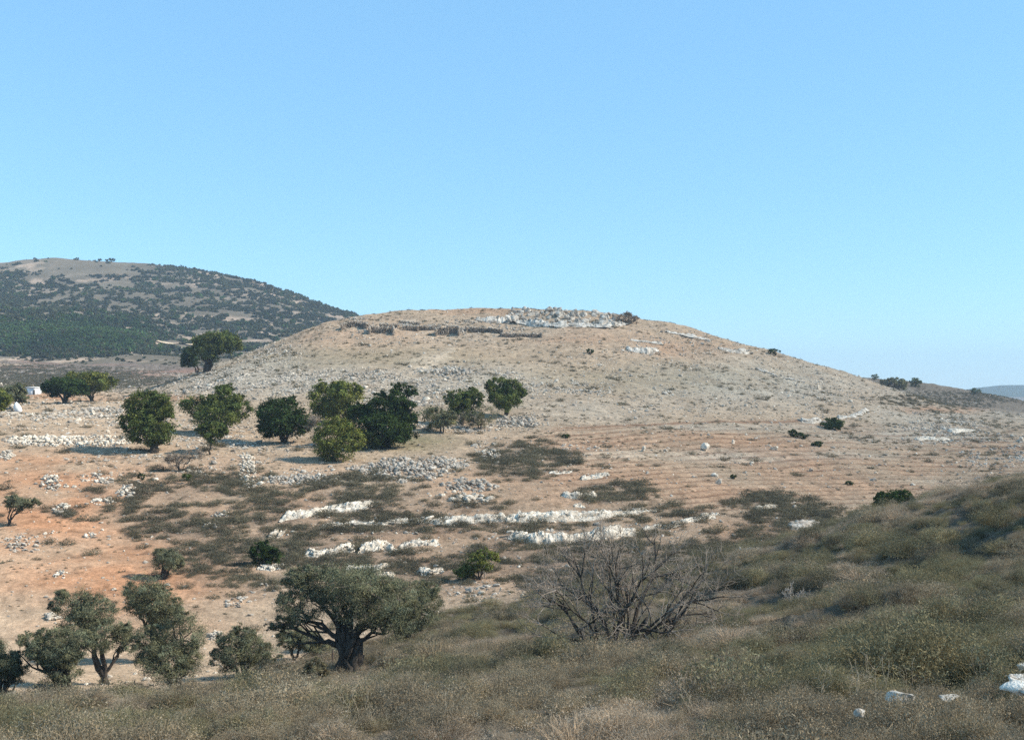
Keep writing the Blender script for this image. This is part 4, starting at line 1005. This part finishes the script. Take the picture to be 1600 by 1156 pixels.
# low cushion shrubs
def cushion(seed, mat, nst=260, nlf=900, r=1.0, h=0.62, name='shrub', tw=0.012, lf=0.05, asp=0.3):
    rg = np.random.default_rng(seed); b = Buf()
    th = rg.random(nst) * 6.283; ph_ = np.arccos(rg.random(nst) ** 0.8 * 0.98)
    d = np.column_stack([np.sin(ph_) * np.cos(th), np.sin(ph_) * np.sin(th), np.cos(ph_)])
    L = rg.uniform(0.6, 1.04, nst) * (0.85 + 0.3 * vnoise(d[:, 0] * 2 + seed, d[:, 1] * 2, 7))
    tip = d * np.array([r, r, h]) * L[:, None] + rg.normal(size=(nst, 3)) * 0.03
    base = d * np.array([0.3 * r, 0.3 * r, 0.05]) + rg.normal(size=(nst, 3)) * 0.05; base[:, 2] = np.abs(base[:, 2]) * 0.5 - 0.05
    mid = (base + tip) / 2 + rg.normal(size=(nst, 3)) * 0.07
    sd_ = np.cross(tip - base, rg.normal(size=(nst, 3))); sd_ /= np.linalg.norm(sd_, axis=1)[:, None] + 1e-9
    V = np.stack([base - sd_ * tw, base + sd_ * tw, mid + sd_ * tw, mid - sd_ * tw, tip], 1).reshape(-1, 3)
    i = np.arange(nst)[:, None] * 5
    cst = np.repeat(rg.uniform(0.75, 1.35, nst), 5)
    b.add(V, (i + np.array([[0, 1, 2, 3]])), np.column_stack([cst * 1.08, cst, cst * 0.92]))
    b.f3.append((i + np.array([[3, 2, 4]])))
    v, f, c, cl = leaves(rg, (0, 0, 0.02), (r, r, h), nlf, lf, asp, -0.4, 0.22, clump=60, shell=0.8)
    v[:, 2] = np.abs(v[:, 2])
    b.add(v, f, c)
    return b.mesh(name, mat)

# dwarf scrub of the valley: the largest singly, the rest as ground cover
sp = [cushion(700 + k, 'scrub', 60, 420, lf=0.13, tw=0.02, asp=0.5, name='thorny_shrub') for k in range(4)]
rng = np.random.default_rng(19)
x, y, z, u, v = ground_sample(150000, 60, 480, 0.5, 1.6)
pr = ell(u, v, SCRUB, 0.45) * sstep(0.26, 0.46, fbm(x / 4.2, y / 3.2, 801, 3)) * np.clip((y / 100) ** 0.5, 0.6, 1.4)
pr = pr * 0.95 + 0.008
pr *= y > edgeD(u) * 0.98
for cu, cv, ru, rv in [(880, 802, 250, 5), (900, 835, 130, 10), (515, 800, 70, 8), (590, 853, 90, 8)]:
    pr *= 1 - np.exp(-(((u - cu) / ru) ** 2 + ((v - cv) / rv) ** 2) ** 2) * 0.85
k = rng.random(len(x)) < pr
x, y, z, u, v = [q[k] for q in (x, y, z, u, v)]
s = rng.uniform(0.35, 0.95, len(x)) * np.where(y > 200, 0.8, 1) * np.clip(y / 95, 0.8, 1.1)
print('scrub', len(x))
order = np.argsort(-s / y); bigs, rest = order[:300], order[300:]
for n_, i in enumerate(bigs):
    o = link('thorny_shrub', sp[n_ % 4], None, (x[i], y[i], z[i])); o.scale = (s[i], s[i], s[i] * rng.uniform(0.7, 1.0)); o.rotation_euler = (0, 0, rng.uniform(0, 6.28))
    tag(o, 'low grey-brown thorny cushion shrub on the valley slope', 'shrub', 'low thorny shrubs dotted over the valley')
n = len(rest)
scatter_stuff('dwarf_scrub', 'grey dwarf scrub matting the valley slope', sp, np.column_stack([x[rest], y[rest], z[rest]]), np.column_stack([np.zeros((n, 2)), rng.uniform(0, 6.28, n)]), np.column_stack([s[rest], s[rest], s[rest] * rng.uniform(0.6, 1, n)]), rng.integers(0, 4, n))

# dry tufts speckling the open slopes
tp = [cushion(860 + k, 'scrub', 16, 60, lf=0.4, tw=0.07, asp=0.4, h=0.7, name='dry_tufts') for k in range(3)]
rng = np.random.default_rng(23)
x, y, z, u, v = ground_sample(60000, 66, 400, 0.5, 1.4)
k = (rng.random(len(x)) < 0.12 + 0.6 * sstep(0.5, 0.7, fbm(x / 6, y / 5, 841, 3))) & (y > edgeD(u))
x, y, z, u, v = [q[k] for q in (x, y, z, u, v)]; n = len(x); s = np.exp(rng.normal(-2.1, 0.45, n)) * np.clip(y / 110, 0.8, 2)
scatter_stuff('dry_tufts', 'small dry tufts speckling the open slopes', tp, np.column_stack([x, y, z]), np.column_stack([np.zeros((n, 2)), rng.uniform(0, 6.28, n)]), np.column_stack([s, s, s]), rng.integers(0, 3, n))

# brush of the near slope
bp = [cushion(900 + k, 'brush', 420, 3400, lf=0.05, asp=0.45, tw=0.006, name='brush') for k in range(4)] + \
     [cushion(910 + k, 'brushgreen', 320, 3600, lf=0.05, asp=0.45, tw=0.006, name='brush') for k in range(3)] + \
     [cushion(920 + k, 'brushpale', 600, 2200, lf=0.045, asp=0.3, tw=0.006, h=0.5, name='brush') for k in range(3)]
rng = np.random.default_rng(29)
x, y, z, u, v = ground_sample(19000, 9, 84, 0.56, 1.75)
k = (y < edgeD(u) * (0.97 + 0.06 * fbm(x / 3, y / 3, 811, 2))) & (rng.random(len(x)) < np.where(y < 14, 0.9, 1.0))
# thin out on the stony shelf among the left olives
thin = ell(u, v, [(545, 1052, 45, 16, 0.8), (230, 1070, 150, 16, 0.85), (60, 1075, 60, 16, 0.6)], 0.6)
k &= rng.random(len(x)) > thin
gp = fbm(x / 1.7, y / 1.4, 831, 2); k &= (gp > 0.37) | (rng.random(len(x)) < 0.12)
x, y, z, u, v = [q[k] for q in (x, y, z, u, v)]; n = len(x)
pn = fbm(x / 7, y / 5, 821, 3); dn = fbm(x / 5 + 9, y / 4, 823, 3)
kind = np.where(pn > 0.54, 4 + rng.integers(0, 3, n), np.where(dn > 0.57, 7 + rng.integers(0, 3, n), rng.integers(0, 4, n)))
kind = np.where(rng.random(n) < 0.22, rng.integers(0, 10, n), kind)
s = rng.uniform(0.26, 0.55, n) * (0.45 + 1.1 * gp[k])
tall = (rng.random(n) < 0.16) & (fbm(x / 4, y / 3, 827, 3) > 0.5); s = np.where(tall, s * rng.uniform(1.4, 2.1, n), s)
print('brush', n)
scatter_stuff('brush', 'grey-green thorny brush covering the near slope', bp, np.column_stack([x, y, z - 0.03]), np.column_stack([rng.uniform(-0.15, 0.15, (n, 2)), rng.uniform(0, 6.28, n)]), np.column_stack([s, s, s * rng.uniform(0.85, 1.35, n)]), kind)

# taller dark bushes along the shaded rill of the near slope and other rounded bushes there
def near_bush(label, uu, vv, w, h, mat, k=0):
    p = ground_at(uu, vv); m = p[1] / F
    o = link('bush', cushion(1000 + int(uu), mat, 500, 3600, lf=0.055 / (w * m), asp=0.4, tw=0.008 / (w * m), name='bush'), None, p)
    o.scale = (w * m, w * m, h * m / 0.62); tag(o, label, 'bush'); return o
for lab, uu, vv, w, h, mt in [
    ('long dark-sided bush at the upper end of the shaded rill', 1575, 862, 46, 20, 'brushgreen'), ('bush at the middle of the shaded rill', 1500, 878, 36, 16, 'brushgreen'), ('bush at the lower end of the shaded rill', 1425, 890, 26, 14, 'brushgreen'),
    ('wide brown bush above a dark hollow on the near slope', 1480, 955, 34, 16, 'brush'), ('brown bush right of the wide one', 1530, 950, 22, 12, 'brush'), ('dark bush at the right border above the slabs', 1596, 955, 24, 16, 'brushgreen'),
    ('small green bush with a dark hollow on the near slope', 1372, 968, 22, 14, 'brushgreen'), ('green bush below the fence post', 1335, 858, 16, 12, 'brushgreen'),
    ('big soft mound of brush right of the massive olive', 680, 1035, 50, 42, 'brush'), ('brush mound between massive olive and the big mound', 610, 1045, 30, 30, 'brush'), ('olive-green bush at the left foot of the bare tree', 868, 1040, 34, 46, 'brushgreen'),
    ('low brush mound left of the massive olive', 420, 1075, 42, 24, 'brush'), ('green brush mound on the upper near slope', 1285, 882, 26, 20, 'brushgreen'), ('rounded bush near the top of the near slope', 1540, 800, 26, 18, 'brushgreen'),
    ('pale rounded bush low on the near slope', 1415, 1010, 24, 14, 'brushpale')]:
    near_bush(lab, uu, vv, w, h, mt)

# rounded bushes standing out of the brush
rng = np.random.default_rng(47)
bm_ = [cushion(1500 + k, ['brushgreen', 'brush', 'scrub', 'brushgreen', 'scrub'][k], 420, 5200, r=1.0, h=0.75, lf=0.06, asp=0.45, tw=0.006, name='bush') for k in range(5)]
x, y, z, u, v = ground_sample(260, 19, 74, 0.47, 1.3)
k = (y < edgeD(u) * 0.95) & ~((u > 480) & (u < 620) & (y < 50)) & (v > 780)
for i in np.nonzero(k)[0][:130]:
    s_ = rng.uniform(0.4, 1.0) * (0.7 + y[i] / 120)
    o = link('bush', bm_[i % 5], None, (x[i], y[i], z[i])); o.scale = (s_ * rng.uniform(0.9, 1.5), s_, s_ * rng.uniform(0.75, 1.1)); o.rotation_euler = (0, 0, rng.uniform(0, 6.28))
    tag(o, 'rounded grey-green bush swelling out of the brush on the near slope', 'bush', 'rounded bushes in the near brush')

# bare multi-stemmed tree
def bare_tree(label, base, D_, tips, seed, matb, matt, r0, name, cat, depth=5, tw=0.008, nb=3):
    rg = np.random.default_rng(seed); m = D_ / F
    p0 = np.array([(base[0] - U0) * m, D_, float(gh((base[0] - U0) * m, D_)) - 0.1])
    limb = Buf(); fine = Buf(); cnt = [0]
    def grow(p, d, L, r, lev):
        k = 5; pts = [p]; dd = d / np.linalg.norm(d)
        for i in range(k - 1):
            dd = dd + rg.normal(size=3) * 0.17 + np.array([0, 0, 0.02]); dd /= np.linalg.norm(dd); pts.append(pts[-1] + dd * L / (k - 1))
        pts = np.array(pts); rr_ = np.linspace(r, r * 0.6, k)
        tube(limb if r > 0.018 else fine, pts - p0, rr_, 7 if r > 0.03 else 4 if r > 0.012 else 3); cnt[0] += 1
        if lev <= 0: return
        for q in range(nb if lev > 1 else nb + 1):
            st = pts[rg.integers(2, k)]; nd = dd + rg.normal(size=3) * 0.62 + np.array([0, 0, 0.04])
            grow(st, nd, L * rg.uniform(0.5, 0.85), max(r * rg.uniform(0.42, 0.62), tw), lev - 1)
        grow(pts[-1], dd + rg.normal(size=3) * 0.3 + np.array([0, 0, -0.06]), L * 0.62, max(r * 0.6, tw), lev - 1)
    for (cu, cv, dy, rad) in tips:
        t_ = np.array([(cu - U0) * m, D_ + dy, (V0 - cv) * m]); d = t_ - p0
        grow(p0 + rg.normal(size=3) * 0.1, d, np.linalg.norm(d) * 0.5, r0 * rad, depth)
    e = empty(name, p0); tag(e, label, cat)
    if limb.n: link('limbs', limb.mesh('limbs', matb, smooth=True), e)
    if fine.n: link('twigs', fine.mesh('twigs', matt), e)
    print(label, cnt[0]); return e
bare_tree('large leafless multi-stemmed tree spreading over the near slope', (965, 1066), 33, [(820, 950, 0.5, 0.7), (840, 900, -0.5, 0.8), (880, 870, 0.5, 0.9), (930, 850, 0.8, 0.6), (985, 850, -0.3, 0.8), (1040, 850, 0.6, 1.2), (1090, 870, -0.5, 1.1), (1140, 920, 0.2, 0.9), (1160, 985, 0.3, 0.7), (1060, 950, 1.0, 0.6), (960, 920, -1.2, 0.6), (850, 1000, 0.3, 0.6)],
          31, 'barkdark', 'twig', 0.085, 'bare_tree', 'tree', 4, 0.0062, 3)
bare_tree('pale dead shrub with fanned twigs on the near slope', (1236, 980), 42, [(1215, 930, 0.1, 1), (1235, 920, -0.2, 1), (1258, 930, 0.2, 1), (1272, 950, 0, 0.8), (1200, 950, 0, 0.8), (1245, 940, 0.4, 0.8)], 33, 'deadwood', 'deadwood', 0.026, 'dead_shrub', 'shrub', 3, 0.009, 3)
bare_tree('tangle of dead branches beside the yellow-green bush', (756, 908), 73, [(735, 872, 0.1, 1), (748, 868, -0.2, 1), (728, 892, 0.2, 1)], 37, 'deadwood', 'deadwood', 0.045, 'dead_branches', 'branches', 2, 0.016, 2)

# dry stalks rising from the near brush
rg = np.random.default_rng(41)
for k, (uu, vv, h) in enumerate([(1372, 1105, 62), (1365, 1090, 40), (1422, 1095, 36), (1277, 1108, 40), (1180, 1010, 46), (1335, 1110, 44), (545, 1136, 34), (562, 1132, 40), (190, 1140, 46), (700, 1140, 30), (1080, 1120, 40), (1540, 1085, 44)]):
    p = ground_at(uu, vv); m = p[1] / F; b = Buf()
    for j in range(3):
        t_ = np.array([rg.uniform(-0.2, 0.2), rg.uniform(-0.1, 0.1), h * m * rg.uniform(0.6, 1.0) + 0.25])
        P = wob(rg, (0, 0, 0), t_, 5, 0.06); tube(b, P, [0.005, 0.005, 0.004, 0.004, 0.003], 3)
        for q in range(4):
            tube(b, wob(rg, P[-1 - q % 3], P[-1 - q % 3] + rg.normal(size=3) * 0.06 + np.array([0, 0, 0.07]), 3, 0.05), [0.004, 0.005, 0.002], 3)
    tag(link('dry_stalk', b.mesh('dry_stalk', 'straw'), None, p), 'thin straw-coloured dead stalk rising from the near brush', 'dry plant', 'dry stalks standing in the near brush')

# ------------------------------------------------------------------ small built things
def post(uu, vv, hpx, label, D_=None, wpx=3, ymin=9):
    p = ground_at(uu, vv, ymin) if D_ is None else np.array([(uu - U0) / F * D_, D_, float(gh((uu - U0) / F * D_, D_))])
    m = p[1] / F; b = Buf(); h = hpx * m + 0.2
    P = np.array([(0, 0, -0.3), (0.01, 0, h * 0.5), (0.03, 0, h * 0.96), (0.03, 0, h)]); tube(b, P, np.array([1, 0.95, 0.9, 0.5]) * wpx * m * 0.5, 7)
    o = link('fence_post', b.mesh('fence_post', 'post'), None, p); tag(o, label, 'fence post'); return p + np.array([0.02, 0, h * 0.85])
w1 = post(154, 1092, 22, 'thin crooked fence post under the left olives', 39.5, 2.2)
w2 = post(209, 1088, 24, 'thin straight fence post under the left olives', 41, 1.8)
w3 = post(519, 1050, 26, 'dark stake close to the massive olive trunk', 46, 3)
w4 = post(1333, 838, 26, 'dark fence post at the top of the brushy slope', 74, 4)
b = Buf()
for a, c in ((w1, w2), (w2, w3)):
    for dz in (0, -0.3):
        t = np.linspace(0, 1, 9)[:, None]; P = a + (c - a) * t - np.array([0, 0, 1]) * (0.15 * np.sin(t * math.pi) - dz); tube(b, P - w1, np.full(9, 0.006), 3)
tag(link('fence_wire', b.mesh('fence_wire', 'twig'), None, w1), 'slack fence wires strung between the thin posts below the olives', 'fence wire')

# white hut on the left plain and white leaning slab
p = ground_at(46, 617); m = p[1] / F
e = empty('hut', p); tag(e, 'small white flat-roofed hut on the left plain', 'hut')
def box(x0, x1, y0, y1, z0, z1):
    v = np.array([(x, y, z) for x in (x0, x1) for y in (y0, y1) for z in (z0, z1)], float)
    return v, np.array([(0, 1, 3, 2), (4, 6, 7, 5), (0, 4, 5, 1), (2, 3, 7, 6), (0, 2, 6, 4), (1, 5, 7, 3)])
b = Buf(); b.add(*box(-5 * m, 9 * m, 0, 3, -0.5, 11 * m)); link('wall', b.mesh('wall', 'white'), e)
b = Buf(); b.add(*box(-6 * m, 10 * m, -0.15, 3.15, 11 * m + 0.003, 12.5 * m)); link('roof', b.mesh('roof', 'white'), e)
b = Buf(); b.add(*box(6 * m, 8.5 * m, -0.03, 0.05, -0.05, 8 * m)); link('door', b.mesh('door', 'post'), e)
p = ground_at(27, 643); m = p[1] / F
v_, f_ = ICO[2]; v_ = v_.copy(); v_[:, 0] += v_[:, 2] * -0.35; v_[:, 0] *= 1 - 0.45 * v_[:, 2]
o = link('standing_stone', mesh_from('standing_stone', v_, f_, 'white'), None, p + np.array([0, 0, 6 * m])); o.scale = (6 * m, 0.5, 9 * m); tag(o, 'white pointed standing stone by the left border', 'stone')
